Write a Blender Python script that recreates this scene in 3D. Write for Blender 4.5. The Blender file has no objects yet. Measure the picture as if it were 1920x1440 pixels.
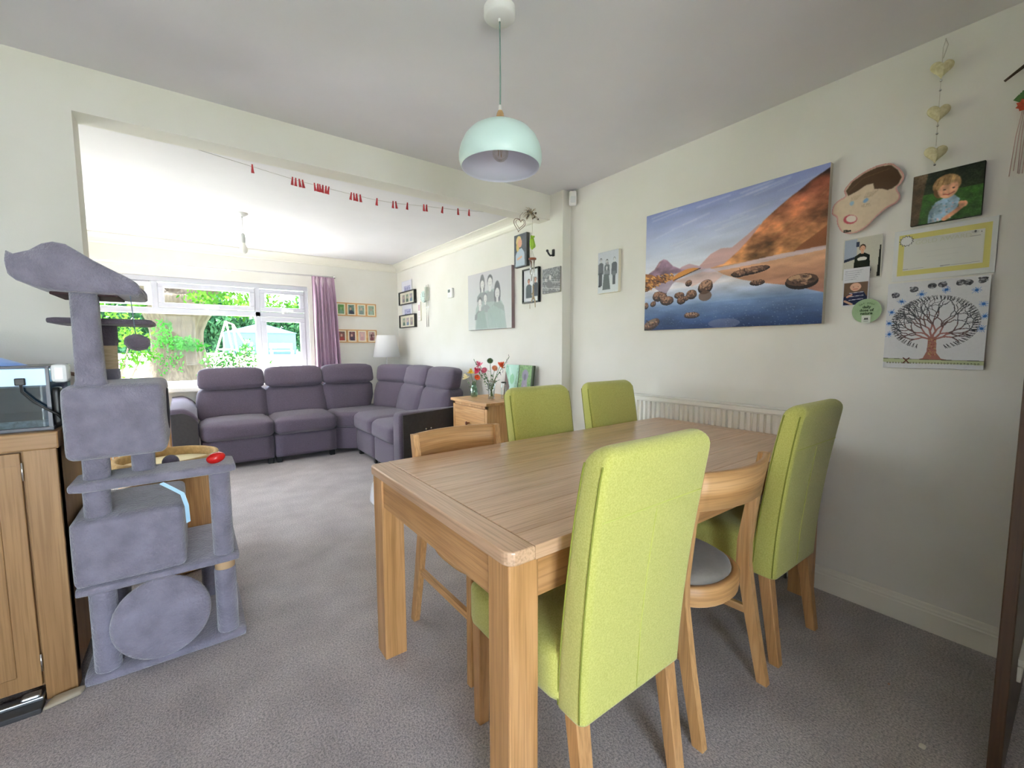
import bpy, bmesh, math, random
import numpy as np
from mathutils import Vector, Matrix, noise as mnoise
random.seed(7)
C = bpy.context.scene.collection
R = math.radians
# ------------------------------------------------------------------ camera
cd = bpy.data.cameras.new('camera'); cam = bpy.data.objects.new('camera', cd); C.objects.link(cam)
cd.sensor_fit = 'HORIZONTAL'; cd.sensor_width = 36; cd.lens = 809.0 / 1920 * 36; cd.clip_start = .02; cd.clip_end = 300
yaw, pit, rol = R(36.5505), R(-4.8629), R(-0.1904)
fw = Vector((math.sin(yaw)*math.cos(pit), math.cos(yaw)*math.cos(pit), math.sin(pit)))
rt = Vector((math.cos(yaw), -math.sin(yaw), 0)); up = rt.cross(fw)
r2 = math.cos(rol)*rt + math.sin(rol)*up; u2 = -math.sin(rol)*rt + math.cos(rol)*up
cam.matrix_world = Matrix(((r2.x, u2.x, -fw.x, 0), (r2.y, u2.y, -fw.y, 0), (r2.z, u2.z, -fw.z, 1.2), (0, 0, 0, 1)))
bpy.context.scene.camera = cam
sc = bpy.context.scene
sc.view_settings.view_transform = 'Standard'; sc.view_settings.look = 'None'
sc.view_settings.gamma = 1; sc.view_settings.use_curve_mapping = False
sc.view_settings.exposure = 1.05
# ------------------------------------------------------------------ daylight
w = bpy.data.worlds.new('sky'); sc.world = w; w.use_nodes = True
nt = w.node_tree; bg = nt.nodes['Background']; bg.inputs[1].default_value = 10.0; bg.inputs[0].default_value = (.73, .86, 1.0, 1)
sun = bpy.data.lights.new('sun', 'SUN'); sun.energy = 55; sun.angle = R(1.0); sun.color = (1, .975, .94)
so = bpy.data.objects.new('sun', sun); C.objects.link(so)
so.rotation_euler = Vector((-.10, .35, .93)).to_track_quat('Z', 'Y').to_euler()
def portal(name, loc, rot, sx, sy):
    l = bpy.data.lights.new(name, 'AREA'); l.shape = 'RECTANGLE'; l.size = sx; l.size_y = sy; l.cycles.is_portal = True
    o = bpy.data.objects.new(name, l); C.objects.link(o); o.location = loc; o.rotation_euler = rot
portal('window_portal', (.03, 6.24, 1.37), (R(-90), 0, 0), 2.4, 1.2)
portal('patio_portal', (-.55, -2.62, 1.1), (R(90), 0, 0), 1.5, 2.1)
portal('garden_portal', (-1.92, 4.1, 1.1), (0, R(-90), 0), 2.1, .45)
cy = sc.cycles
cy.use_denoising = True; cy.max_bounces = 14; cy.diffuse_bounces = 7; cy.transparent_max_bounces = 24
cy.caustics_reflective = False; cy.caustics_refractive = False; cy.sample_clamp_indirect = 6
# ------------------------------------------------------------------ helpers: colour, materials
def lin(h):
    if isinstance(h, str): h = [int(h[i:i+2], 16)/255 for i in (0, 2, 4)]
    return tuple((c/12.92 if c <= .04045 else ((c+.055)/1.055)**2.4) for c in h)
def col4(h): return (*lin(h), 1)
_m = {}
def newmat(name):
    m = bpy.data.materials.new(name); m.use_nodes = True; _m[name] = m
    return m, m.node_tree.nodes, m.node_tree.links, m.node_tree.nodes['Principled BSDF']
def mat(name, c, rough=.6, c2=None, nscale=8, stretch=(1, 1, 1), mixlo=.35, mixhi=.65, bump=0, bscale=None, metal=0, spec=.5, sheen=0, emit=0, coat=0, alpha=1, detail=4, trans=0):
    if name in _m: return _m[name]
    m, N, L, b = newmat(name)
    b.inputs['Roughness'].default_value = rough; b.inputs['Metallic'].default_value = metal
    b.inputs['Specular IOR Level'].default_value = spec; b.inputs['Base Color'].default_value = col4(c)
    if sheen: b.inputs['Sheen Weight'].default_value = sheen; b.inputs['Sheen Roughness'].default_value = .5
    if coat: b.inputs['Coat Weight'].default_value = coat; b.inputs['Coat Roughness'].default_value = .15
    if emit: b.inputs['Emission Color'].default_value = col4(c); b.inputs['Emission Strength'].default_value = emit
    if trans: b.inputs['Transmission Weight'].default_value = trans
    tc = N.new('ShaderNodeTexCoord'); mp = N.new('ShaderNodeMapping'); mp.inputs['Scale'].default_value = stretch
    L.new(tc.outputs['Object'], mp.inputs[0])
    n = N.new('ShaderNodeTexNoise'); n.inputs['Scale'].default_value = nscale; n.inputs['Detail'].default_value = detail
    L.new(mp.outputs[0], n.inputs['Vector'])
    rp = N.new('ShaderNodeValToRGB'); rp.color_ramp.elements[0].position = mixlo; rp.color_ramp.elements[1].position = mixhi
    rp.color_ramp.elements[0].color = col4(c); rp.color_ramp.elements[1].color = col4(c2 or c)
    L.new(n.outputs[0], rp.inputs[0]); L.new(rp.outputs[0], b.inputs['Base Color'])
    if bump:
        n2 = N.new('ShaderNodeTexNoise'); n2.inputs['Scale'].default_value = bscale or nscale; n2.inputs['Detail'].default_value = 3
        L.new(mp.outputs[0], n2.inputs['Vector'])
        bp = N.new('ShaderNodeBump'); bp.inputs['Strength'].default_value = bump; bp.inputs['Distance'].default_value = .01
        L.new(n2.outputs[0], bp.inputs['Height']); L.new(bp.outputs[0], b.inputs['Normal'])
    return m
def wood(name, c1, c2, c3, axis='x', rough=.42, sc_=1.0, coat=0.0):
    if name in _m: return _m[name]
    m, N, L, b = newmat(name)
    tc = N.new('ShaderNodeTexCoord'); mp = N.new('ShaderNodeMapping')
    s = {'x': (1.2, 14, 14), 'y': (14, 1.2, 14), 'z': (14, 14, 1.2), 'c': (1.2, 1.2, 14)}[axis]
    mp.inputs['Scale'].default_value = tuple(v*sc_ for v in s); L.new(tc.outputs['Object'], mp.inputs[0])
    n = N.new('ShaderNodeTexNoise'); n.inputs['Scale'].default_value = 1.6; n.inputs['Detail'].default_value = 6; n.inputs['Distortion'].default_value = .7
    L.new(mp.outputs[0], n.inputs['Vector'])
    rp = N.new('ShaderNodeValToRGB'); e = rp.color_ramp.elements; e[0].position = .3; e[0].color = col4(c1); e[1].position = .72; e[1].color = col4(c3)
    k = e.new(.5); k.color = col4(c2); L.new(n.outputs[0], rp.inputs[0])
    mp2 = N.new('ShaderNodeMapping'); s2 = {'x': (4, 160, 160), 'y': (160, 4, 160), 'z': (160, 160, 4), 'c': (4, 4, 160)}[axis]
    mp2.inputs['Scale'].default_value = s2; L.new(tc.outputs['Object'], mp2.inputs[0])
    n2 = N.new('ShaderNodeTexNoise'); n2.inputs['Scale'].default_value = 1; n2.inputs['Detail'].default_value = 3; L.new(mp2.outputs[0], n2.inputs['Vector'])
    r2_ = N.new('ShaderNodeValToRGB'); r2_.color_ramp.elements[0].position = .35; r2_.color_ramp.elements[0].color = (.72, .68, .62, 1)
    r2_.color_ramp.elements[1].position = .55; r2_.color_ramp.elements[1].color = (1, 1, 1, 1); L.new(n2.outputs[0], r2_.inputs[0])
    mx = N.new('ShaderNodeMix'); mx.data_type = 'RGBA'; mx.blend_type = 'MULTIPLY'; mx.inputs[0].default_value = .8
    L.new(rp.outputs[0], mx.inputs[6]); L.new(r2_.outputs[0], mx.inputs[7]); L.new(mx.outputs[2], b.inputs['Base Color'])
    bp = N.new('ShaderNodeBump'); bp.inputs['Strength'].default_value = .12; bp.inputs['Distance'].default_value = .002
    L.new(n2.outputs[0], bp.inputs['Height']); L.new(bp.outputs[0], b.inputs['Normal'])
    b.inputs['Roughness'].default_value = rough
    if coat: b.inputs['Coat Weight'].default_value = coat; b.inputs['Coat Roughness'].default_value = .2
    return m
def glassmat(name, tint=(1, 1, 1), gloss=.01, rough=.02, ff=.35):
    if name in _m: return _m[name]
    m, N, L, b = newmat(name); N.remove(b)
    t = N.new('ShaderNodeBsdfTransparent'); t.inputs[0].default_value = (*tint, 1)
    g = N.new('ShaderNodeBsdfGlossy'); g.inputs['Roughness'].default_value = rough
    fr = N.new('ShaderNodeFresnel'); fr.inputs['IOR'].default_value = 1.45
    ma = N.new('ShaderNodeMath'); ma.operation = 'MULTIPLY_ADD'; ma.inputs[1].default_value = ff; ma.inputs[2].default_value = gloss
    ms = N.new('ShaderNodeMixShader'); L.new(fr.outputs[0], ma.inputs[0]); L.new(ma.outputs[0], ms.inputs[0])
    L.new(t.outputs[0], ms.inputs[1]); L.new(g.outputs[0], ms.inputs[2]); L.new(ms.outputs[0], N['Material Output'].inputs[0])
    return m
def leafmat(name, c, c2):
    if name in _m: return _m[name]
    m, N, L, b = newmat(name); N.remove(b)
    tc = N.new('ShaderNodeTexCoord'); n = N.new('ShaderNodeTexNoise'); n.inputs['Scale'].default_value = 1.5; n.inputs['Detail'].default_value = 5
    L.new(tc.outputs['Object'], n.inputs['Vector']); rp = N.new('ShaderNodeValToRGB')
    rp.color_ramp.elements[0].position = .4; rp.color_ramp.elements[1].position = .6
    rp.color_ramp.elements[0].color = col4(c); rp.color_ramp.elements[1].color = col4(c2); L.new(n.outputs[0], rp.inputs[0])
    d = N.new('ShaderNodeBsdfDiffuse'); t = N.new('ShaderNodeBsdfTranslucent'); ms = N.new('ShaderNodeMixShader'); ms.inputs[0].default_value = .45
    L.new(rp.outputs[0], d.inputs[0]); L.new(rp.outputs[0], t.inputs[0]); L.new(d.outputs[0], ms.inputs[1]); L.new(t.outputs[0], ms.inputs[2])
    L.new(ms.outputs[0], N['Material Output'].inputs[0]); return m
def printmat(rough=.7):
    k = 'print_%g' % rough
    if k in _m: return _m[k]
    m, N, L, b = newmat(k); a = N.new('ShaderNodeAttribute'); a.attribute_name = 'Col'
    L.new(a.outputs['Color'], b.inputs['Base Color']); b.inputs['Roughness'].default_value = rough; b.inputs['Specular IOR Level'].default_value = .25
    return m
# ------------------------------------------------------------------ helpers: mesh builder
class MB:
    def __init__(s): s.v = []; s.f = []; s.mi = []; s.sm = []
    def add(s, vs, fs, mi=0, smooth=False, M=None):
        o = len(s.v)
        for p in vs:
            p = Vector(p)
            if M: p = M @ p
            s.v.append(tuple(p))
        for f in fs: s.f.append([i+o for i in f]); s.mi.append(mi); s.sm.append(smooth)
        return s
    def bmadd(s, bm, mi=0, smooth=False, M=None):
        bm.verts.ensure_lookup_table(); bm.verts.index_update()
        s.add([v.co for v in bm.verts], [[v.index for v in f.verts] for f in bm.faces], mi, smooth, M); bm.free(); return s
    def box(s, x0, x1, y0, y1, z0, z1, bev=0, mi=0, seg=2, M=None):
        bm = bmesh.new(); bmesh.ops.create_cube(bm, size=1)
        for v in bm.verts: v.co = Vector(((x0+x1)/2+v.co.x*(x1-x0), (y0+y1)/2+v.co.y*(y1-y0), (z0+z1)/2+v.co.z*(z1-z0)))
        if bev: bmesh.ops.bevel(bm, geom=list(bm.edges), offset=bev, segments=seg, profile=.5, affect='EDGES')
        return s.bmadd(bm, mi, False, M)
    def prism(s, pts, z0, z1, bev=0, mi=0, seg=3, M=None, smooth=False):
        bm = bmesh.new(); vs = [bm.verts.new((p[0], p[1], z0)) for p in pts]; f = bm.faces.new(vs)
        r = bmesh.ops.extrude_face_region(bm, geom=[f])
        for e in r['geom']:
            if isinstance(e, bmesh.types.BMVert): e.co.z = z1
        bmesh.ops.recalc_face_normals(bm, faces=bm.faces)
        if bev:
            eg = [e for e in bm.edges if abs(e.verts[0].co.z-e.verts[1].co.z) < 1e-6]
            bmesh.ops.bevel(bm, geom=eg, offset=bev, segments=seg, profile=.5, affect='EDGES')
        return s.bmadd(bm, mi, smooth, M)
    def loft(s, rings, caps=True, mi=0, smooth=True, closed=True, M=None):
        n = len(rings[0]); vs = [p for r in rings for p in r]; fs = []
        for i in range(len(rings)-1):
            for j in range(n if closed else n-1):
                k = (j+1) % n; fs.append([i*n+j, i*n+k, (i+1)*n+k, (i+1)*n+j])
        if caps: fs.append(list(range(n))[::-1]); fs.append([(len(rings)-1)*n+j for j in range(n)])
        return s.add(vs, fs, mi, smooth, M)
    def lathe(s, prof, cx=0, cy=0, n=32, mi=0, caps=False, smooth=True, M=None):
        return s.loft([[(cx+r*math.cos(2*math.pi*j/n), cy+r*math.sin(2*math.pi*j/n), z) for j in range(n)] for r, z in prof], caps, mi, smooth, True, M)
    def tube(s, pts, r, n=8, mi=0, smooth=True, M=None):
        pts = [Vector(p) for p in pts]; rings = []; rr = r if isinstance(r, (list, tuple)) else [r]*len(pts)
        a = None
        for i, p in enumerate(pts):
            t = (pts[min(i+1, len(pts)-1)]-pts[max(i-1, 0)]).normalized()
            if a is None: a = t.orthogonal().normalized()
            a = (a - t*a.dot(t)); a = a.normalized() if a.length > 1e-6 else t.orthogonal().normalized()
            b = t.cross(a)
            rings.append([p+(a*math.cos(2*math.pi*j/n)+b*math.sin(2*math.pi*j/n))*rr[i] for j in range(n)])
        return s.loft(rings, True, mi, smooth, True, M)
    def bar(s, p0, p1, wx, wy, wx1=None, wy1=None, mi=0, bev=0):
        # tapered square bar between two points, sections kept in the XY plane
        wx1 = wx1 or wx; wy1 = wy1 or wy; c = max(bev, .0001)
        def ring(p, a, b): return [(p[0]+x, p[1]+y, p[2]) for x, y in ((-a+c, -b), (a-c, -b), (a, -b+c), (a, b-c), (a-c, b), (-a+c, b), (-a, b-c), (-a, -b+c))]
        return s.loft([ring(p0, wx/2, wy/2), ring(p1, wx1/2, wy1/2)], True, mi, False)
    def sphere(s, c, r, n=16, m=10, mi=0, sc_=(1, 1, 1), M=None):
        prof = [(max(r*math.sin(math.pi*i/m), 1e-5), -r*math.cos(math.pi*i/m)) for i in range(m+1)]
        rings = [[(c[0]+q*math.cos(2*math.pi*j/n)*sc_[0], c[1]+q*math.sin(2*math.pi*j/n)*sc_[1], c[2]+z*sc_[2]) for j in range(n)] for q, z in prof]
        return s.loft(rings, False, mi, True, True, M)
    def soft(s, cor, r=.05, puff=.02, n=8, mi=0, wr=0, seed=0, M=None, ptop=None):
        # soft rounded block mapped onto 8 corners (bottom 4 ccw, top 4 ccw)
        cor = [Vector(c) for c in cor]
        L = Vector(((cor[1]-cor[0]).length, (cor[3]-cor[0]).length, (cor[4]-cor[0]).length))
        rr = min(r, min(L)/2*.98); vm = {}; vs = []; fs = []
        def tri(q):
            u, v, t = (q.x+1)/2, (q.y+1)/2, (q.z+1)/2
            a = (cor[0]*(1-u)+cor[1]*u)*(1-v)+(cor[3]*(1-u)+cor[2]*u)*v
            b = (cor[4]*(1-u)+cor[5]*u)*(1-v)+(cor[7]*(1-u)+cor[6]*u)*v
            return a*(1-t)+b*t
        def vert(i, j, k):
            key = (i, j, k)
            if key in vm: return vm[key]
            p = Vector((2*i/n-1, 2*j/n-1, 2*k/n-1)); pp = Vector([math.copysign(abs(c)**.75, c) if abs(c) < 1 else c for c in p])
            q = Vector([pp[a]*L[a]/2 for a in range(3)])
            inn = Vector([max(-(L[a]/2-rr), min(L[a]/2-rr, q[a])) for a in range(3)])
            d = q-inn; q2 = inn + (d.normalized()*rr if d.length > 1e-9 else d)
            for a in range(3):
                if abs(p[a]) > .999:
                    b1, b2 = [x for x in range(3) if x != a]
                    am = puff
                    q2[a] += math.copysign(am*(1-p[b1]**2)*(1-p[b2]**2), p[a])
            if wr: q2 += mnoise.noise_vector(q2*9+Vector((seed, seed*2, 0)))*wr
            q3 = tri(Vector([q2[a]/(L[a]/2) for a in range(3)]))
            vm[key] = len(vs); vs.append(q3); return vm[key]
        for i in range(n):
            for j in range(n):
                for A, B in ((0, 0), (n, 1)):
                    f = [vert(i, j, A), vert(i+1, j, A), vert(i+1, j+1, A), vert(i, j+1, A)]; fs.append(f if B else f[::-1])
                    f = [vert(A, i, j), vert(A, i+1, j), vert(A, i+1, j+1), vert(A, i, j+1)]; fs.append(f if B else f[::-1])
                    f = [vert(j, A, i), vert(j, A, i+1), vert(j+1, A, i+1), vert(j+1, A, i)]; fs.append(f if B else f[::-1])
        return s.add(vs, fs, mi, True, M)
    def softbox(s, x0, x1, y0, y1, z0, z1, **k):
        return s.soft([(x0, y0, z0), (x1, y0, z0), (x1, y1, z0), (x0, y1, z0), (x0, y0, z1), (x1, y0, z1), (x1, y1, z1), (x0, y1, z1)], **k)
def rr_ring(cx, cy, hw, hd, r, z, n=4):
    out = []; r = min(r, hw*.99, hd*.99)
    for k, (sx, sy) in enumerate(((1, 1), (-1, 1), (-1, -1), (1, -1))):
        for i in range(n+1):
            a = math.pi/2*(k+i/n); out.append((cx+sx*(hw-r)+r*math.cos(a), cy+sy*(hd-r)+r*math.sin(a), z))
    return out
def obj(name, mb, mats, parent=None, world=True):
    me = bpy.data.meshes.new(name)
    off = Vector(parent['_o']) if (parent is not None and world and '_o' in parent) else Vector((0, 0, 0))
    me.from_pydata([tuple(Vector(v)-off) for v in mb.v], [], mb.f)
    for m in (mats if isinstance(mats, (list, tuple)) else [mats]): me.materials.append(m)
    me.polygons.foreach_set('material_index', mb.mi); me.polygons.foreach_set('use_smooth', mb.sm); me.update()
    bm = bmesh.new(); bm.from_mesh(me); bmesh.ops.recalc_face_normals(bm, faces=bm.faces); bm.to_mesh(me); bm.free()
    o = bpy.data.objects.new(name, me); C.objects.link(o)
    if parent is not None: o.parent = parent
    return o
def tag(o, label=None, cat=None, group=None, kind=None):
    if label: o['label'] = label
    if cat: o['category'] = cat
    if group: o['group'] = group
    if kind: o['kind'] = kind
    return o
def thing(name, label, cat, loc=(0, 0, 0), rz=0, group=None, world=True, kind=None):
    o = bpy.data.objects.new(name, None); C.objects.link(o); o.empty_display_size = .05
    o.location = loc; o.rotation_euler = (0, 0, rz)
    tag(o, label, cat, group, kind); o['_o'] = tuple(loc) if (world and not rz) else (0., 0., 0.)
    return o
def one(name, mb, mats, label, cat, loc, group=None, kind=None):
    # a single-mesh thing authored in world coordinates, origin moved to loc
    off = Vector(loc); mb.v = [tuple(Vector(v)-off) for v in mb.v]
    o = obj(name, mb, mats); o.location = loc; return tag(o, label, cat, group, kind)
def copy_tree(o, parent=None):
    c = o.copy(); C.objects.link(c)
    if parent is not None: c.parent = parent
    for ch in list(o.children): copy_tree(ch, c)
    return c
def struct(name, mb, m):
    return tag(obj(name, mb, m), kind='structure')
# ------------------------------------------------------------------ materials
M_wall = mat('cream_paint', 'e8e5de', .85, 'e4e1d8', 3, bump=.05, bscale=160, spec=.2)
M_ceil = mat('white_ceiling_paint', 'e8e6e8', .9, 'e3e1e3', 2, bump=.03, bscale=120, spec=.15)
M_gloss = mat('white_gloss_paint', 'ece8dc', .35, bump=.02, bscale=60)
M_upvc = mat('white_upvc', 'cdcdd5', .3)
M_rad = mat('white_radiator_enamel', 'f2efe8', .3)
M_carpet = mat('beige_carpet', 'bcb4b3', .98, 'd2cac8', 5, mixlo=.3, mixhi=.7, bump=0, spec=.1, detail=3)
def carpet_nodes():
    m = M_carpet; N = m.node_tree.nodes; L = m.node_tree.links; b = N['Principled BSDF']
    tc = N.new('ShaderNodeTexCoord'); n = N.new('ShaderNodeTexNoise'); n.inputs['Scale'].default_value = 150; n.inputs['Detail'].default_value = 3
    n.inputs['Roughness'].default_value = .75; L.new(tc.outputs['Object'], n.inputs['Vector'])
    rp = N.new('ShaderNodeValToRGB'); rp.color_ramp.elements[0].position = .36; rp.color_ramp.elements[0].color = (.45, .45, .47, 1)
    rp.color_ramp.elements[1].position = .62; rp.color_ramp.elements[1].color = (1.12, 1.1, 1.1, 1); L.new(n.outputs[0], rp.inputs[0])
    mx = N.new('ShaderNodeMix'); mx.data_type = 'RGBA'; mx.blend_type = 'MULTIPLY'; mx.inputs[0].default_value = .9
    src = b.inputs['Base Color'].links[0].from_socket; L.new(src, mx.inputs[6]); L.new(rp.outputs[0], mx.inputs[7]); L.new(mx.outputs[2], b.inputs['Base Color'])
    bp = N.new('ShaderNodeBump'); bp.inputs['Strength'].default_value = .8; bp.inputs['Distance'].default_value = .012
    L.new(n.outputs[0], bp.inputs['Height']); L.new(bp.outputs[0], b.inputs['Normal']); b.inputs['Sheen Weight'].default_value = .15
carpet_nodes()
M_green = mat('lime_green_fabric', 'bcbb5e', .9, 'cccb72', 260, mixlo=.38, mixhi=.62, bump=.25, bscale=420, spec=.15, sheen=.35)
M_seam = mat('green_seam_thread', '8c9038', .9)
M_oak = {a: wood('oak_'+a, 'b0834f', 'c1925f', 'cea06e', a, .4) for a in 'xyz'}
M_oakL = {a: wood('light_oak_'+a, 'b98a54', 'cb9c66', 'd8ae7c', a, .45) for a in 'xyzc'}
M_oakT = {a: wood('table_oak_'+a, 'c49f7e', 'd2ad8c', 'dcb99a', a, .30, .9, .4) for a in 'xyz'}
M_brown = wood('dark_brown_wood_z', '35241a', '453020', '523a28', 'z', .4)
M_plush = mat('grey_plush', '7a7684', .97, '918d9e', 14, mixlo=.3, mixhi=.7, bump=.6, bscale=110, spec=.08, sheen=.6, detail=6)
M_plushd = mat('dark_grey_plush', '5d5560', .97, '6a626d', 14, bump=.5, bscale=120, spec=.08, sheen=.3)
M_sofa = mat('grey_mauve_weave', '4e4652', .92, '685e6c', 330, mixlo=.35, mixhi=.65, bump=.3, bscale=420, spec=.1, sheen=.2)
M_sofad = mat('charcoal_leather', '2b2829', .6, '343031', 40, bump=.15, bscale=200)
M_sisal = mat('sisal_rope', 'd8c6a6', .9, 'c7b38f', 30, (1, 1, 8), bump=.4, bscale=60)
M_black = mat('black_plastic', '141414', .4)
M_white = mat('white_plastic', 'ecebe8', .4)
M_chrome = mat('chrome', 'd5d5d5', .15, metal=1)
M_curtain = mat('mauve_curtain_cloth', 'ab8ca0', .85, 'b597ad', 3, bump=.15, bscale=200, sheen=.3)
M_glass = glassmat('window_glass', gloss=0, ff=.12)
M_vase = glassmat('vase_glass', (.97, .99, .985), .10)
M_string = mat('pale_string', 'cfc9bd', .9)
M_stem = mat('green_stem', '3f6a3a', .7, '52803f', 30)
# ------------------------------------------------------------------ room shell
XR = lambda y, d=0: 2.445 + .0136*y - d      # near right wall
struct('floor', MB().box(-2.4, 2.75, -2.5, 6.0, -.12, 0), M_carpet)
struct('ceiling', MB().box(-2.4, 2.75, -2.5, 2.77, 2.42, 2.55), M_ceil)
struct('ceiling_living', MB().box(-1.9, 2.6, 2.77, 6.19, 2.335, 2.55), M_ceil)
struct('wall_right', MB().add([(XR(-2.5), -2.5, 0), (XR(2.56), 2.56, 0), (2.75, 2.56, 0), (2.75, -2.5, 0), (XR(-2.5), -2.5, 2.42), (XR(2.56), 2.56, 2.42), (2.75, 2.56, 2.42), (2.75, -2.5, 2.42)],
       [[0, 1, 2, 3], [4, 5, 6, 7], [0, 1, 5, 4], [1, 2, 6, 5], [2, 3, 7, 6], [3, 0, 4, 7]]), M_wall)
struct('wall_living_right', MB().box(2.39, 2.65, 2.55, 6.19, 0, 2.42), M_wall)
struct('wall_middle', MB().box(-2.3, -.36, 2.70, 2.84, 0, 2.42).box(-.36, 2.39, 2.70, 2.84, 2.225, 2.42), M_wall)
struct('wall_left', MB().box(-2.5, -2.3, -2.5, 2.84, 0, 2.42).box(-1.9, -1.7, 2.84, 3.85, 0, 2.42).box(-1.9, -1.7, 4.35, 6.19, 0, 2.42).box(-1.9, -1.7, 3.85, 4.35, 2.12, 2.42), M_wall)
WX0, WX1, WZ0, WZ1 = -1.15, 1.222, .785, 1.965
struct('wall_window', MB().box(-1.7, WX0, 5.94, 6.19, 0, 2.42).box(WX1, 2.39, 5.94, 6.19, 0, 2.42).box(WX0, WX1, 5.94, 6.19, 0, WZ0).box(WX0, WX1, 5.94, 6.19, WZ1, 2.42), M_wall)
struct('wall_rear', MB().box(-2.5, -1.3, -2.6, -2.4, 0, 2.42).box(.2, 2.75, -2.6, -2.4, 0, 2.42).box(-1.3, .2, -2.6, -2.4, 2.12, 2.42), M_wall)
struct('wall_light_block', MB().box(.75, 2.44, -.72, -.60, 0, 2.42), M_wall)  # unseen partition added behind the camera to block the rear daylight
def coving(name, run, x0, x1, M):
    n = 6; prof = [(0, 2.335), (.105, 2.335), (.105, 2.327)] + [(.105-.085*math.sin(math.pi/2*i/n), 2.327-.075*(1-math.cos(math.pi/2*i/n))) for i in range(n+1)] + [(.012, 2.245), (0, 2.245)]
    mb = MB(); rings = [[M(x, d, z) for d, z in prof] for x in (x0, x1)]; mb.loft(rings, True, 0, False); struct(name, mb, M_gloss)
coving('trim_1', 0, -1.7, 2.39, lambda x, d, z: (x, 5.94-d, z))
coving('trim_2', 0, 2.84, 5.94, lambda y, d, z: (2.39-d, y, z))
def skirting(name, pts, h=.125):
    prof = [(0, 0), (.018, 0), (.018, h*.70), (.013, h*.74), (.013, h*.80), (.009, h*.86), (.007, h*.96), (0, h)]
    mb = MB()
    for (a, b, nrm) in pts:
        a = Vector((*a, 0)); b = Vector((*b, 0)); nn = Vector((*nrm, 0))
        mb.loft([[p+nn*d+Vector((0, 0, z)) for d, z in prof] for p in (a, b)], True, 0, False)
    struct(name, mb, M_gloss)
skirting('baseboard_right', [((XR(.0), 0), (XR(2.55), 2.55), (-1, 0))], .115)
skirting('baseboard_living', [((2.39, 2.55), (2.39, 5.94), (-1, 0)), ((-1.7, 5.94), (2.39, 5.94), (0, -1)), ((-1.7, 4.35), (-1.7, 5.94), (1, 0))])
skirting('baseboard_left', [((-2.3, -2.4), (-2.3, 2.7), (1, 0)), ((-2.3, 2.7), (-.36, 2.7), (0, -1))])
# ------------------------------------------------------------------ living room window
win = thing('window_1', 'wide white framed living room window with three opening top lights', 'window', (0, 5.94, .78), kind='structure')
fy0, fy1 = 5.965, 6.03
f = MB()
f.box(WX0, WX1, fy0, fy1, WZ0, WZ0+.055, .006).box(WX0, WX1, fy0, fy1, WZ1-.055, WZ1, .006)
f.box(WX0, WX0+.055, fy0, fy1, WZ0+.055, WZ1-.055, .004).box(WX1-.05, WX1, fy0, fy1, WZ0+.055, WZ1-.055, .004)
f.box(WX0+.055, WX1-.05, fy0, fy1, 1.575, 1.635, .006).box(.635, .692, fy0, fy1, WZ0+.055, WZ1-.055, .006).box(-.305, -.25, fy0, fy1, 1.63, WZ1-.055, .006)
obj('window_frame', f, M_upvc, win)
obj('pane', MB().box(WX0+.055, .635, 6.0, 6.006, WZ0+.055, 1.575), M_glass, win)
def sash(x0, x1, z0, z1, M=None, wd=.05):
    q = MB(); a, b = 5.955, 6.01
    q.box(x0, x1, a, b, z0, z0+wd, .006, M=M).box(x0, x1, a, b, z1-wd, z1, .006, M=M).box(x0, x0+wd, a, b, z0+wd, z1-wd, .004, M=M).box(x1-wd, x1, a, b, z0+wd, z1-wd, .004, M=M)
    o = obj('sash', q, M_upvc, win)
    obj('pane', MB().box(x0+wd, x1-wd, 5.98, 5.985, z0+wd, z1-wd, M=M), M_glass, o, world=False).location = (0, 0, 0)
    return o
def fixpane(o):
    for ch in o.children:
        for v in ch.data.vertices: v.co -= Vector((0, 5.94, .78))
for s_ in (sash(-.25, .635, 1.64, 1.90), sash(.692, 1.172, 1.64, 1.90), sash(.692, 1.172, .842, 1.572, wd=.055)): fixpane(s_)
Mo = Matrix.Translation((0, 5.96, 1.9)) @ Matrix.Rotation(R(26), 4, 'X') @ Matrix.Translation((0, -5.96, -1.9))
fixpane(sash(-1.09, -.31, 1.64, 1.90, M=Mo))
for hx, hz, vert in ((.17, 1.645, 0), (.93, 1.645, 0), (.716, 1.22, 1)):
    h = MB().box(hx-.012, hx+.012, 5.93, 5.956, hz-.03, hz+.03, .004)
    if vert: h.box(hx-.01, hx+.014, 5.915, 5.932, hz-.12, hz+.02, .006)
    else: h.box(hx-.02, hx+.11, 5.915, 5.932, hz+.0, hz+.022, .006)
    obj('handle', h, M_white, win)
obj('window_sill', MB().box(WX0-.05, WX1+.04, 5.72, 5.965, .735, .785, .012), M_gloss, win)
# patio door behind the camera, the dining room's daylight
pt = thing('window_2', 'tall white framed patio window behind the viewer', 'window', (-.7, -2.5, 0), kind='structure')
q = MB().box(-1.3, -1.23, -2.55, -2.48, 0, 2.12).box(.13, .2, -2.55, -2.48, 0, 2.12).box(-.585, -.515, -2.55, -2.48, .07, 2.05).box(-1.23, .13, -2.55, -2.48, 0, .07).box(-1.23, .13, -2.55, -2.48, 2.05, 2.12)
obj('window_frame', q, M_upvc, pt)
for a_, b_ in ((-1.23, -.585), (-.515, .13)): obj('pane', MB().box(a_, b_, -2.52, -2.515, .07, 2.05), M_glass, pt)
pt3 = thing('window_3', 'white framed glazed garden door in the left wall of the living room', 'window', (-1.8, 4.1, 0), kind='structure')
q = MB().box(-1.85, -1.78, 3.85, 3.90, 0, 2.12).box(-1.85, -1.78, 4.30, 4.35, 0, 2.12).box(-1.85, -1.78, 3.90, 4.30, 0, .07).box(-1.85, -1.78, 3.90, 4.30, 2.05, 2.12)
obj('window_frame', q, M_upvc, pt3)
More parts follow.
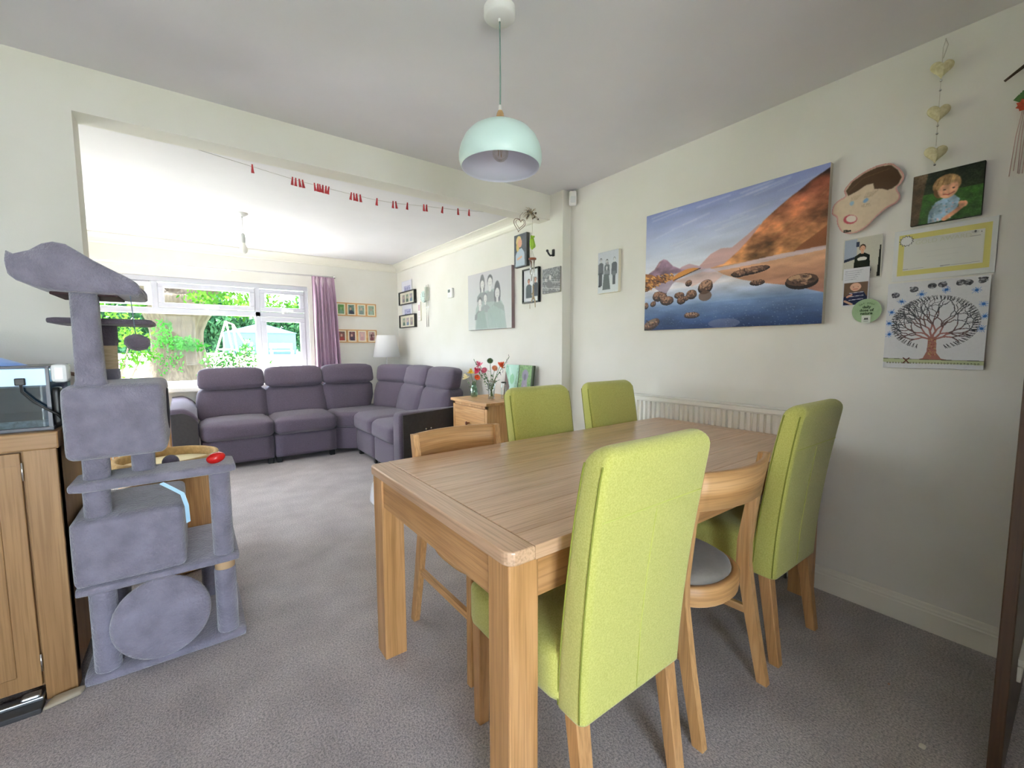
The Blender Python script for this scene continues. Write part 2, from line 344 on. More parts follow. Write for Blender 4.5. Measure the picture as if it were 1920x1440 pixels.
for a_, b_ in ((3.90, 4.30),): obj('pane', MB().box(-1.82, -1.815, a_, b_, .07, 2.05), M_glass, pt3)
# open brown door at the right edge
dr = thing('door_1', 'dark brown wooden door standing open at the right edge', 'door', (2.05, .09, 0), kind='structure')
obj('door_leaf', MB().box(1.68, 2.44, .076, .103, .005, 2.0, .003), M_brown, dr)
obj('cat_flap', MB().box(1.925, 2.15, .067, .077, .200, .247, .003).box(1.925, 2.15, .064, .077, .250, .272, .003), M_gloss, dr)
# ------------------------------------------------------------------ outside
def ground():
    ys = [9.05, 10.5, 12, 16, 20, 28, 42]; zs = [-.08, -.02, .1, .2, .33, .55, .85]; xs = [-30, -12, -4, -1, 2, 6, 14, 34]
    def strip(name, m, idx, dz, lb, cat):
        vs = [(x*(1+.02*(y-6)), y, z+dz) for y, z in [(ys[i], zs[i]) for i in idx] for x in xs]; n = len(xs); mb = MB()
        mb.add(vs, [[i*n+j, i*n+j+1, (i+1)*n+j+1, (i+1)*n+j] for i in range(len(idx)-1) for j in range(n-1)], 0, True); tag(obj(name, mb, m), lb, cat, kind='stuff')
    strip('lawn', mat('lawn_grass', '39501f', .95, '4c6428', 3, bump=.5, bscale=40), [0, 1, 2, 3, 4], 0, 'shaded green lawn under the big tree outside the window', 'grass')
    strip('field', mat('sunlit_pale_grass', 'b3ad90', .95), [4, 5, 6], .0, 'bright sunlit pale field beyond the tree', 'field')  # blown-out sunlight on the grass is painted in as a pale colour
ground()
M_slab = mat('light_bounce_paving', 'd2cfc9', .9, 'c8c4bd', 2)
one('patio', MB().box(-8, 8, 6.2, 9.0, -.16, -.0).box(-8, -2.52, 2, 6.2, -.16, -.0), M_slab, 'pale paving added outside the living room window to bounce light in', 'paving', (0, 7, -.1), kind='stuff')  # unseen ground, added pale to bounce white light onto the living room ceiling
one('rear_bounce_paving', MB().box(-9, 9, -9, -2.65, -.16, -.05), M_slab, 'pale paving added outside the patio window behind the viewer to bounce light in', 'paving', (0, -5, -.1), kind='stuff')  # unseen pale ground added to send light up to the dining ceiling
one('rear_lawn', MB().box(-14, 14, -30, -9.05, -.2, -.12), mat('lawn_grass', '39501f'), 'green lawn behind the viewer outside the patio window', 'grass', (0, -16, -.12), kind='stuff')
def leaves(mb, clumps, size, seed, mi=0):
    rnd = random.Random(seed)
    for (cx, cy_, cz, rx, ry, rz, n) in clumps:
        for _ in range(n):
            while 1:
                a, b, c = rnd.uniform(-1, 1), rnd.uniform(-1, 1), rnd.uniform(-1, 1)
                if a*a+b*b+c*c < 1: break
            p = Vector((cx+a*rx, cy_+b*ry, cz+c*rz)); d = Vector((rnd.uniform(-1, 1), rnd.uniform(-1, 1), rnd.uniform(-.6, .4))).normalized()
            s = d.orthogonal().normalized(); s.rotate(Matrix.Rotation(rnd.uniform(0, 6.28), 3, d)); l = size*rnd.uniform(.6, 1.3)
            t = s.cross(d)
            mb.add([p, p+s*l*.5+t*l*.22, p+s*l, p+s*l*.5-t*l*.22], [[0, 1, 2, 3]], mi)
M_leaf = leafmat('fresh_leaf', '223f14', '3c611e'); M_leafd = leafmat('deep_leaf', '1c3a1a', '2e5024'); M_bark = mat('tree_bark', '382e22', .95, '53473a', 3, (6, 6, .7), mixlo=.3, mixhi=.7, bump=1, bscale=5)
def trunk(cx, cy_, z0, prof, seed=1, lobes=7):
    mb = MB(); rings = []
    for z, r, dx in prof:
        fl = max(0, 1-(z-z0)/1.1)
        rings.append([(cx+dx+math.cos(a)*rr_, cy_+math.sin(a)*rr_, z) for j in range(40) for a in [2*math.pi*j/40] for rr_ in [r*(1+.10*math.sin(lobes*a+z)+.06*math.sin(13*a)) + fl*.16*max(0, math.sin(lobes*a+1))]])
    mb.loft(rings, True); return mb
bt = thing('tree', 'massive old tree with ivy clad trunk seen through the window', 'tree', (-.35, 16, .2))
tm = trunk(-.33, 16, .2, [(.12, .98, -.02), (.4, .76, 0), (.8, .62, 0), (1.3, .57, .02), (1.7, .58, .03), (2.0, .66, .06), (2.3, .80, .1), (2.7, .92, .12)])
tm.tube([(-.3, 16, 2.4), (.6, 15.8, 3.1), (1.6, 15.4, 3.6), (3, 15, 3.9)], [.5, .3, .16, .05], 10); tm.tube([(-.4, 16, 2.4), (-1.2, 15.8, 3.1), (-2.4, 15.4, 3.5)], [.35, .22, .08], 10); tm.tube([(-.2, 16, 2.4), (0, 16, 4.4), (.3, 16, 6)], [.4, .3, .2], 10)
obj('trunk', tm, M_bark, bt)
cl = MB(); rnd = random.Random(3); cs = []
for i in range(110):
    x = rnd.uniform(-6, 8); y = rnd.uniform(12.5, 19.5); cs.append((x, y, rnd.uniform(2.6, 5.4)+.06*abs(x), rnd.uniform(.5, 1.0), .7, rnd.uniform(.3, .5), 110))
for x, y, z in ((-1.9, 12, 2.35), (-1.2, 13, 2.3), (.9, 13, 2.25), (1.5, 12.5, 2.1), (2.2, 13, 2.2), (2.9, 13, 2.2), (-2.5, 13, 2.0), (1.9, 14, 2.3), (.5, 14, 2.5)): cs.append((x, y, z, .7, .5, .22, 130))
leaves(cl, cs, .17, 5); obj('foliage', cl, M_leaf, bt)
iv = MB(); leaves(iv, [(-.30, 15.25, 1.35, .55, .12, .20, 420), (.0, 15.25, 1.25, .5, .12, .12, 240), (-.6, 15.25, 1.7, .25, .12, .3, 160), (-.5, 15.25, .8, .35, .12, .4, 160)], .09, 9); obj('ivy', iv, leafmat('ivy_leaf', '2f6a26', '4b8c3c'), bt)
def bush(name, label, cat, cs, sz, seed, m, base, group=None, flowers=None):
    t = thing(name, label, cat, base, group=group); b = MB(); leaves(b, cs, sz, seed); obj('foliage', b, m, t)
    if flowers:
        rnd = random.Random(seed); fl = MB()
        for _ in range(flowers[1]):
            c = rnd.choice(cs); p = (c[0]+rnd.uniform(-1, 1)*c[3]*.8, c[1]+rnd.uniform(-1, 1)*c[4], c[2]+rnd.uniform(-1, 1)*c[5]*.9); fl.sphere(p, rnd.uniform(.012, .026), 6, 4)
        obj('flowers', fl, flowers[0], t)['kind'] = 'stuff'
    st = MB()
    for c in cs[:5]: st.tube([(base[0], base[1], base[2]), ((base[0]+c[0])/2, c[1], (base[2]+c[2])/2), (c[0], c[1], c[2])], [.03, .02, .008], 6)
    obj('stem', st, M_bark, t); return t
bush('flowering_shrub', 'loose shrub with white blossom in front of the tree outside', 'shrub', [(.42, 9.5, .95, .3, .3, .22, 260), (.72, 9.5, 1.02, .28, .3, .2, 230), (.98, 9.6, .88, .25, .3, .2, 140), (.6, 9.5, .72, .4, .3, .18, 260), (.85, 9.5, 1.22, .12, .2, .16, 90), (.3, 9.5, .62, .25, .3, .2, 140)], .07, 11, M_leafd, (.6, 9.6, .0), flowers=(mat('white_blossom', 'f2efe8', .8), 110))
bush('leaning_sapling', 'slender leafy sapling left of the big tree trunk outside', 'sapling', [(-.75, 9, 1.35, .28, .3, .18, 150), (-.62, 9, 1.1, .22, .2, .12, 110), (-.85, 9, .98, .25, .2, .1, 90), (-.9, 9, 1.6, .3, .3, .2, 150), (-.98, 9, .75, .15, .2, .08, 40)], .08, 12, M_leaf, (-1.1, 9, 0))
M_hedge = leafmat('hedge_leaf', '1f3c28', '35573a')
for i, (x, wd, hh) in enumerate([(-9, 3, 5.6), (-4.2, 2.8, 6.4), (.6, 2.8, 6.0), (10.2, 2.8, 6.4), (15, 3, 5.6)]):
    t = thing('hedgerow_tree', ['bushy tree on the far field edge, leftmost', 'tall bushy tree on the far field edge behind the sapling', 'bushy tree on the far field edge behind the big trunk', 'bushy tree on the far field edge behind the right casement', 'bushy tree on the far field edge, rightmost'][i], 'tree', (x, 44, .85), group='trees along the far field edge')
    b = MB(); leaves(b, [(x, 44, .8+hh*.45, wd, 1.2, hh*.55, 2600), (x, 44, 1.6, wd*.95, 1.0, 1.0, 900)], .55, 20+i); obj('foliage', b, M_hedge, t); obj('trunk', MB().tube([(x, 44, .84), (x, 44, .8+hh*.5)], .2, 8), M_bark, t)
t = thing('hedge', 'long blue green hedge behind the swing frame and garden building', 'hedge', (5.4, 42.5, .85)); b = MB(); leaves(b, [(x_, 42.6, 2.6, 1.5, .8, 2.0, 900) for x_ in (2.8, 4.6, 6.4, 8.2)], .5, 77); obj('foliage', b, M_hedge, t)
sh = thing('shed', 'pale blue garden building with a pitched roof beyond the swing frame', 'shed', (4.1, 36, .72))
obj('wall', MB().box(1.9, 6.4, 36, 38, .74, 2.3), mat('pale_blue_boards', '263c4e', .8, '304a5c', 4, (1, 1, 20)), sh); obj('roof', MB().loft([[(1.8, y, 2.3), (6.5, y, 2.3), (4.1, y, 3.0)] for y in (35.9, 38.1)], True, 0, False), mat('blue_grey_roof', '3c5c70', .7), sh)
sw = thing('swing_frame', 'white metal A frame garden swing on the sunlit field', 'swing', (1.5, 24, .5))
for p, q_ in (((.75, 24, .45), (1.35, 24, 2.45)), ((1.65, 24, .45), (1.37, 24, 2.45)), ((1.95, 26, .5), (1.75, 26, 2.4)), ((2.7, 26, .5), (1.77, 26, 2.4))): obj('leg', MB().tube([p, q_], .035, 6), M_white, sw)
obj('crossbar', MB().tube([(1.36, 24, 2.42), (1.76, 26, 2.4)], .03, 6), M_white, sw); obj('brace', MB().tube([(.95, 24, 1.15), (1.55, 24, 1.15)], .025, 6), M_white, sw)
gb = thing('garden_bench', 'small brown wooden garden bench on the far lawn edge', 'bench', (4.5, 30, .7))
obj('seat', MB().box(3.9, 5.2, 30, 30.5, 1.0, 1.06), M_oakL['x'], gb); obj('backrest', MB().box(3.9, 5.2, 30.45, 30.5, 1.2, 1.5), M_oakL['x'], gb)
for x in (3.95, 5.1): obj('leg', MB().box(x, x+.08, 30, 30.5, .72, 1.0).box(x, x+.08, 30.42, 30.5, 1.06, 1.5), M_oakL['z'], gb)
# ------------------------------------------------------------------ painter for pictures
class Pic:
    def __init__(s, w, h, bg='ffffff'):
        s.w, s.h = w, h; s.a = np.zeros((h, w, 3)); s.a[:] = s._c(bg)
        s.V, s.U = np.mgrid[0:h, 0:w].astype(float); s.U = (s.U+.5)/w; s.V = (s.V+.5)/h; s.asp = h/w; s.rs = np.random.RandomState(4)
    def _c(s, c): return np.array([int(c[i:i+2], 16)/255 for i in (0, 2, 4)]) if isinstance(c, str) else np.array(c)
    def put(s, m, c, al=1.0): s.a[m] = s.a[m]*(1-al)+s._c(c)*al
    def vgrad(s, v0, v1, c0, c1, u0=0, u1=1):
        m = (s.V >= v0) & (s.V <= v1) & (s.U >= u0) & (s.U <= u1); t = ((s.V-v0)/(v1-v0))[..., None]
        g = s._c(c0)*(1-t)+s._c(c1)*t; s.a[m] = g[m]
    def rect(s, u0, v0, u1, v1, c, al=1): s.put((s.U >= u0) & (s.U <= u1) & (s.V >= v0) & (s.V <= v1), c, al)
    def ell(s, u, v, ru, rv, c, ang=0, al=1):
        du = s.U-u; dv = (s.V-v)*s.asp; rv = rv*s.asp; a = R(ang); x = du*math.cos(a)+dv*math.sin(a); y = -du*math.sin(a)+dv*math.cos(a)
        s.put((x/ru)**2+(y/rv)**2 <= 1, c, al)
    def inside(s, P):
        m = np.zeros_like(s.U, bool); n = len(P)
        for i in range(n):
            x0, y0 = P[i]; x1, y1 = P[(i+1) % n]
            if y0 == y1: continue
            cond = ((y0 > s.V) != (y1 > s.V)); xi = (x1-x0)*(s.V-y0)/(y1-y0)+x0; m ^= cond & (s.U < xi)
        return m
    def poly(s, P, c, al=1): s.put(s.inside(P), c, al)
    def line(s, P, wd, c, al=1):
        for (x0, y0), (x1, y1) in zip(P[:-1], P[1:]):
            dx, dy = x1-x0, (y1-y0)*s.asp; L2 = dx*dx+dy*dy+1e-12
            t = np.clip(((s.U-x0)*dx+(s.V-y0)*s.asp*dy)/L2, 0, 1)
            d = np.hypot(s.U-x0-t*dx, (s.V-y0)*s.asp-t*dy); s.put(d < wd/2, c, al)
    def noise(s, amt, sc_=1, m=None):
        h, w = max(2, int(s.h/sc_)), max(2, int(s.w/sc_)); n = s.rs.rand(h, w)-.5
        n = n[np.minimum((np.arange(s.h)/sc_).astype(int), h-1)][:, np.minimum((np.arange(s.w)/sc_).astype(int), w-1)]*amt
        n = n[..., None]
        if m is None: s.a = s.a+n
        else: s.a[m] = (s.a+n)[m]
    def fbm(s, m, amt, fx=6, fy=6, oct=4, seed=1):
        rs = np.random.RandomState(seed); t = np.zeros((s.h, s.w)); a = 1.0
        for o in range(oct):
            gx, gy = int(fx*2**o)+2, int(fy*2**o)+2; g = rs.rand(gy, gx)-.5
            x = s.U*(gx-1.001); y = s.V*(gy-1.001); i = x.astype(int); j = y.astype(int); x -= i; y -= j; x = x*x*(3-2*x); y = y*y*(3-2*y)
            t += a*((g[j, i]*(1-x)+g[j, i+1]*x)*(1-y)+(g[j+1, i]*(1-x)+g[j+1, i+1]*x)*y); a *= .55
        s.a[m] = (s.a*(1+amt*t[..., None]*2))[m]
    def blur(s, k=1):
        for _ in range(k):
            p = np.pad(s.a, ((1, 1), (1, 1), (0, 0)), 'edge'); s.a = (p[1:-1, 1:-1]*2+p[:-2, 1:-1]+p[2:, 1:-1]+p[1:-1, :-2]+p[1:-1, 2:])/6
    def person(s, u, v, h, hair, top, skin='d9a98c', longhair=False, ec='4a342c', mc='a04c44'):
        # u centre, v top of head, h height of the bust
        r = h*.16
        if longhair: s.ell(u, v+r*2.0, r*.95/1, r*2.2/s.asp, hair)
        s.poly([(u-r*2.1, v+h), (u-r*1.9, v+r*3.6/s.asp), (u-r*.6, v+r*2.7/s.asp), (u+r*.6, v+r*2.7/s.asp), (u+r*1.9, v+r*3.6/s.asp), (u+r*2.1, v+h)], top)
        s.rect(u-r*.35, v+r*1.6/s.asp, u+r*.35, v+r*2.9/s.asp, skin)
        s.ell(u, v+r*1.05/s.asp, r*.85, r*1.05/s.asp, hair); s.ell(u, v+r*1.35/s.asp, r*.68, r*.88/s.asp, skin)
        s.ell(u-r*.27, v+r*1.25/s.asp, r*.09, r*.07/s.asp, ec); s.ell(u+r*.27, v+r*1.25/s.asp, r*.09, r*.07/s.asp, ec)
        s.line([(u-r*.22, v+r*1.75/s.asp), (u, v+r*1.83/s.asp), (u+r*.22, v+r*1.75/s.asp)], r*.09, mc)
def grid(pic, W, Hh, y, bend=None):
    # front grid in local XZ facing -Y, centred on x, z centre 0
    w, h = pic.w, pic.h; xs = np.linspace(-W/2, W/2, w); zs = np.linspace(Hh/2, -Hh/2, h)
    vs = [(x, y - (bend(x/W, z/Hh) if bend else 0), z) for z in zs for x in xs]
    fs = [[i*w+j, (i+1)*w+j, (i+1)*w+j+1, i*w+j+1] for i in range(h-1) for j in range(w-1)]
    me = bpy.data.meshes.new('print'); me.from_pydata(vs, [], fs)
    a = np.clip(pic.a, 0, 1); l = np.where(a <= .04045, a/12.92, ((a+.055)/1.055)**2.4)
    c = np.ones((w*h, 4), np.float32); c[:, :3] = l.reshape(-1, 3)
    at = me.color_attributes.new('Col', 'FLOAT_COLOR', 'POINT'); at.data.foreach_set('color', c.ravel()); me.polygons.foreach_set('use_smooth', [True]*len(fs))
    return me
def plain_obj(name, me, m, parent=None):
    me.name = name; me.materials.append(m); o = bpy.data.objects.new(name, me); C.objects.link(o)
    if parent is not None: o.parent = parent
    return o
def canvas(name, label, cat, pic, W, Hh, d, loc, rz, edge, group=None):
    t = thing(name, label, cat, loc, rz, group, world=False)
    t['_o'] = (0., 0., 0.)
    obj('canvas_body', MB().box(-W/2, W/2, -d, -.001, -Hh/2, Hh/2, .002), edge, t); plain_obj('print', grid(pic, W-.002, Hh-.002, -d-.0006), printmat(.55), t); return t
def paper(name, label, cat, pic, W, Hh, loc, rz, bend=None, group=None):
    me = grid(pic, W, Hh, -.003, bend); o = plain_obj(name, me, printmat(.8)); o.location = loc; o.rotation_euler = (0, 0, rz)
    sm = o.modifiers.new('thickness', 'SOLIDIFY'); sm.thickness = .0006; sm.offset = -1
    return tag(o, label, cat, group)
def frame(name, label, cat, pics, W, Hh, d, bw, loc, rz, fm, mount, group=None, gaps=None):
    # pics: list of (pic, cx, cz, w, h)
    t = thing(name, label, cat, loc, rz, group, world=False); t['_o'] = (0., 0., 0.)
    q = MB().box(-W/2, W/2, -d, -.001, -Hh/2, -Hh/2+bw, .002).box(-W/2, W/2, -d, -.001, Hh/2-bw, Hh/2, .002).box(-W/2, -W/2+bw, -d, -.001, -Hh/2+bw, Hh/2-bw, .002).box(W/2-bw, W/2, -d, -.001, -Hh/2+bw, Hh/2-bw, .002)
    for g in gaps or []: q.box(g-bw*.9, g+bw*.9, -d, -.001, -Hh/2+bw, Hh/2-bw, .002)
    obj('frame', q, fm, t); obj('mount', MB().box(-W/2+bw*.9, W/2-bw*.9, -d*.55, -.002, -Hh/2+bw*.9, Hh/2-bw*.9), mount, t)
    for p, cx, cz, w_, h_ in pics:
        me = grid(p, w_, h_, -d*.56-.0008)
        for v in me.vertices: v.co.x += cx; v.co.z += cz
        plain_obj('photo', me, printmat(.4), t)
    obj('glass', MB().add([(-W/2+bw*.9, -d*.72, -Hh/2+bw*.9), (W/2-bw*.9, -d*.72, -Hh/2+bw*.9), (W/2-bw*.9, -d*.72, Hh/2-bw*.9), (-W/2+bw*.9, -d*.72, Hh/2-bw*.9)], [[0, 1, 2, 3]]), glassmat('picture_glass', gloss=.0), t)
    return t
RZ = R(-90-.78); RZL = R(-90)
M_canvas = mat('raw_canvas_edge', 'd8cfbe', .9); M_mount = mat('cream_mount_board', 'f0ead6', .8)
# -- the big lake landscape canvas
def pic_lake():
    p = Pic(420, 306); rs = p.rs
    p.vgrad(0, .30, '8f9bd0', 'c3cbe2'); p.vgrad(.30, .56, 'c3cbe2', 'e8e8ea')
    for k in range(26):
        u = rs.rand(); v = .03+rs.rand()*.3; p.line([(u, v), (u+.1+rs.rand()*.15, v-.02-rs.rand()*.02)], .004+rs.rand()*.006, 'dfe3f0', .35)
    p.blur(3)
    hz = .535
    p.vgrad(hz, .66, 'ccc8d2', 'dcd8dc'); p.vgrad(.66, .80, 'd6d6de', '7d96ba'); p.vgrad(.80, 1.0, '7088ae', '1f3560')
    # far hills
    p.poly([(.36, hz), (.38, .50), (.44, .43), (.50, .40), (.56, .41), (.64, .34), (.70, .28), (.75, hz)], 'c9a5a2')
    p.poly([(.22, hz), (.26, .49), (.31, .475), (.36, .50), (.42, hz)], 'c0a3ad')
    p.poly([(.0, hz), (.03, .50), (.07, .475), (.105, .415), (.135, .40), (.16, .415), (.20, .47), (.26, .51), (.32, .53), (.32, hz)], '8f7488')
    p.poly([(.03, .50), (.07, .475), (.105, .415), (.125, .405), (.10, .46), (.06, .49)], 'a98690')
    # big orange slope
    sl = [(.44, hz), (.52, .52), (.60, .44), (.66, .36), (.72, .265), (.78, .205), (.84, .15), (.88, .12), (.93, .075), (1, .03), (1, hz-.02)]
    p.poly(sl, 'c98e62'); m = p.inside(sl); t = np.clip((hz-p.V)/.45, 0, 1)[..., None]; g = p._c('d89a62')*(1-t)+p._c('7e4636')*t; p.a[m] = g[m]
    for k in range(45):
        u = .55+rs.rand()*.45; v = .1+rs.rand()*.42; q = [(u, v), (u-.02-rs.rand()*.05, v+.03+rs.rand()*.05)]
        mm = p.inside(sl); keep = p.a.copy(); p.line(q, .004+rs.rand()*.006, rs.choice(['8a4c34', 'e3a768', 'a8623f']), .22); p.a[~mm] = keep[~mm]
    p.blur(1); p.fbm(p.inside(sl), .55, 7, 9, 5, 3); p.fbm(p.inside([(.0, hz), (.03, .50), (.07, .475), (.105, .415), (.135, .40), (.16, .415), (.20, .47), (.26, .51), (.32, hz)]), .25, 14, 14, 4, 5)
    p.poly([(.86, hz-.02), (.90, .47), (.95, .43), (1, .38), (1, hz-.02)], '8a5636')
    # reflections
    rf = [(.44, hz), (1, hz-.02), (1, .80), (.86, .735), (.74, .70), (.62, .655), (.52, .60)]
    m = p.inside(rf); t = np.clip((p.V-hz)/.25, 0, 1)[..., None]; g = p._c('d69e72')*(1-t)+p._c('a0674f')*t; p.a[m] = p.a[m]*.15+g[m]*.85
    p.poly([(.20, .60), (.44, hz+.01), (.52, .60), (.46, .66), (.40, .63), (.33, .66), (.27, .62)], 'd8b9b2', .8)
    p.poly([(.03, .58), (.26, .56), (.20, .62), (.155, .70), (.11, .67), (.06, .62)], '8f7d90', .8)
    p.poly([(.35, .545), (.55, hz+.005), (.8, hz-.02), (1, hz-.03), (1, hz-.005), (.7, hz+.02), (.45, .57)], 'd4c8d4', .75)
    p.blur(1)
    p.fbm(p.V > hz, .12, 5, 16, 4, 8); p.fbm(p.V < .5, .05, 3, 12, 3, 9)
    # left shore and spit
    p.poly([(0, .50), (.05, .515), (.08, .535), (.13, .545), (.17, .555), (.21, .545), (.20, .585), (.10, .60), (.05, .64), (0, .66)], '8a5a38')
    p.poly([(.20, .565), (.24, .535), (.29, .515), (.34, .513), (.375, .523), (.33, .545), (.25, .575), (.205, .60)], 'd2904c'); p.line([(.21, .59), (.30, .555), (.38, .525)], .006, '3a2a22')
    for k in range(150):
        u = rs.rand()*.2; v = .53+rs.rand()*.13*(1-u*3.2); p.ell(u, v, .004+rs.rand()*.010, .006, rs.choice(['c68a4e', '6a4630', '3c2c26', 'e0a860']), rs.rand()*40, .8)
    def rock(u, v, a, b, ang=0, hi='a87c62'):
        p.ell(u, v+b*.25, a, b*.95, '2b2220', ang); p.ell(u, v, a*.95, b*.75, '5a4238', ang); p.ell(u-a*.1, v-b*.25, a*.7, b*.42, hi, ang, .75)
        for k in range(26): p.ell(u+(rs.rand()-.5)*a*1.4, v+(rs.rand()-.5)*b*1.1, a*.12, b*.14, rs.choice(['3a2c28', 'b58c70', '75584a']), rs.rand()*90, .7)
    for r_ in ((.10, .70, .04, .045, 0), (.135, .71, .035, .04, 20), (.165, .745, .048, .040, 0), (.065, .765, .022, .025, -20), (.012, .775, .018, .03, 0), (.25, .715, .034, .028, 0), (.265, .755, .03, .034, -10), (.33, .715, .034, .040, 0), (.295, .745, .02, .022, 0), (.31, .625, .022, .026, -10)): rock(*r_)
    rock(.415, .665, .046, .055, -20, 'd6a586'); p.ell(.415, .745, .04, .04, '6b5040', 0, .8)
    rock(.66, .595, .10, .028, -4); rock(.605, .605, .04, .026); rock(.70, .685, .038, .022); rock(.905, .705, .072, .052, 0, 'd8b088'); rock(.335, .885, .05, .026, 0, 'c8a088'); rock(.055, .94, .065, .045, -22, '8d7a68')
    for k in range(260): p.ell(rs.rand(), .82+rs.rand()*.18, .001+rs.rand()*.003, .0015+rs.rand()*.002, '9fb4cf', 0, .35)
    p.ell(.53, .965, .09, .035, '7a7f9c', 0, .5); p.noise(.03); return p
XC = 2.455
canvas('landscape_canvas', 'large landscape canvas of orange hills and rocks in a still blue lake', 'canvas print', pic_lake(), 1.018, .742, .033, (XR(1.294), 1.294, 1.678), RZ, M_canvas)
# -- grey sketch style family prints
def pic_family():
    p = Pic(170, 126, 'c9c6c9'); p.vgrad(0, 1, 'c8c5ca', 'cfd2d0')
    def fig(u, v, h, top, hair, lh=False): p.person(u, v, h, hair, top, 'd9d7d6', lh, 'a09ea0', 'a8a5a6')
    p.poly([(.18, 1), (.2, .62), (.3, .45), (.42, .34), (.62, .32), (.70, .42), (.84, .62), (.9, 1)], 'a9b4b2')
    fig(.36, .10, .40, '8f9496', '77777c', True); fig(.54, .07, .46, '989c9e', '66666c'); fig(.70, .27, .46, '97a09f', '6a6a70', True)
    fig(.30, .42, .40, '8c9090', '707074'); fig(.43, .36, .34, '9a9ea0', '85858a')
    p.poly([(.20, .98), (.24, .70), (.40, .66), (.48, .98)], '98a6a3'); p.poly([(.5, .98), (.48, .66), (.62, .6), (.86, .72), (.86, .98)], 'a3b2ae')
    for k in range(60): u = .2+p.rs.rand()*.65; v = .5+p.rs.rand()*.45; p.line([(u, v), (u+.02, v+.08)], .004, p.rs.choice(['8b9896', 'c3cccb']), .6)
    p.blur(1); return p
canvas('family_canvas', 'pale grey square family portrait canvas on the living room wall above the drawers', 'canvas print', pic_family(), .762, .563, .035, (2.39, 3.559, 1.658), RZL, mat('canvas_edge_mauve', '8d7a7d', .9))
def pic_group():
    p = Pic(84, 126, 'cfd3d8'); p.vgrad(0, 1, 'c6c9d0', 'd9dfe0')
    p.person(.15, .14, .40, '4d4f54', '70747a', 'c9c9c9', False, '8a8a8c', '9a9a9a'); p.rect(.05, .5, .22, .82, '5a5e63'); p.rect(.03, .80, .16, .84, '3c3f44')
    p.person(.45, .19, .40, '3e4045', '6b7075', 'd5d5d5', True, '8a8a8c', '9a9a9a'); p.person(.44, .35, .34, 'a0a2a5', '8a9094', 'd8d8d8', False, '8a8a8c', '9a9a9a')
    p.poly([(.24, .92), (.30, .55), (.54, .55), (.62, .92)], '6a7273'); p.person(.80, .17, .40, '8a8c90', '5d6368', 'd0d0d0', False, '8a8a8c', '9a9a9a'); p.rect(.70, .5, .88, .60, '73787c'); p.rect(.73, .6, .86, .82, '565c60')
    p.noise(.05); p.blur(1); return p
canvas('group_canvas', 'small upright grey canvas of four people between the pier and the big landscape', 'canvas print', pic_group(), .194, .296, .028, (XR(2.132), 2.132, 1.740), RZ, M_mount)
def pic_boy():
    p = Pic(110, 110, '2f3a1f'); p.vgrad(0, .45, '20261c', '2c3820'); p.vgrad(.42, 1, '3f6a2c', '35552a')
    p.poly([(0, 0), (.22, 0), (.16, .5), (.12, 1), (0, 1)], '5a4a38'); p.noise(.10, 2); 
    p.poly([(.26, 1), (.27, .78), (.36, .60), (.48, .55), (.60, .50), (.70, .62), (.66, .85), (.45, .98)], '9fb9cc')
    for k in range(60): p.ell(.28+p.rs.rand()*.36, .60+p.rs.rand()*.38, .015, .012, p.rs.choice(['6f93ad', 'd8b8bb', 'c4d5df', '56788f']), p.rs.rand()*90, .8)
    p.poly([(.26, 1), (.26, .8), (.20, 1)], '35552a'); p.line([(.50, .96), (.66, .84), (.76, .74), (.72, .70)], .075, 'd59a78'); p.ell(.75, .73, .06, .06, 'd79c7b')
    p.ell(.50, .30, .20, .20, 'a98458'); p.ell(.42, .40, .10, .14, '7d5b3a'); p.ell(.52, .38, .145, .185, 'dba583'); p.poly([(.34, .34), (.40, .16), (.56, .12), (.68, .2), (.68, .30), (.60, .27), (.52, .31), (.44, .29), (.38, .38)], 'b08d5e')
    for k in range(30): u = .36+p.rs.rand()*.3; p.line([(u, .14+abs(u-.52)*.3), (u-.03, .29)], .008, p.rs.choice(['8a663d', 'cfae7c']), .6)
    p.ell(.47, .39, .02, .012, '3f2c22'); p.ell(.60, .385, .02, .012, '3f2c22'); p.line([(.46, .475), (.53, .50), (.61, .465)], .018, 'a2493f'); p.fbm(p.U > 0, .22, 9, 9, 4, 4); p.blur(1); return p
canvas('boy_photo_canvas', 'square colour photo of a boy in a patterned shirt hung under the string of hearts', 'photo', pic_boy(), .203, .200, .016, (XR(.393), .393, 1.795), RZ, mat('dark_photo_edge', '2a2c22', .7))
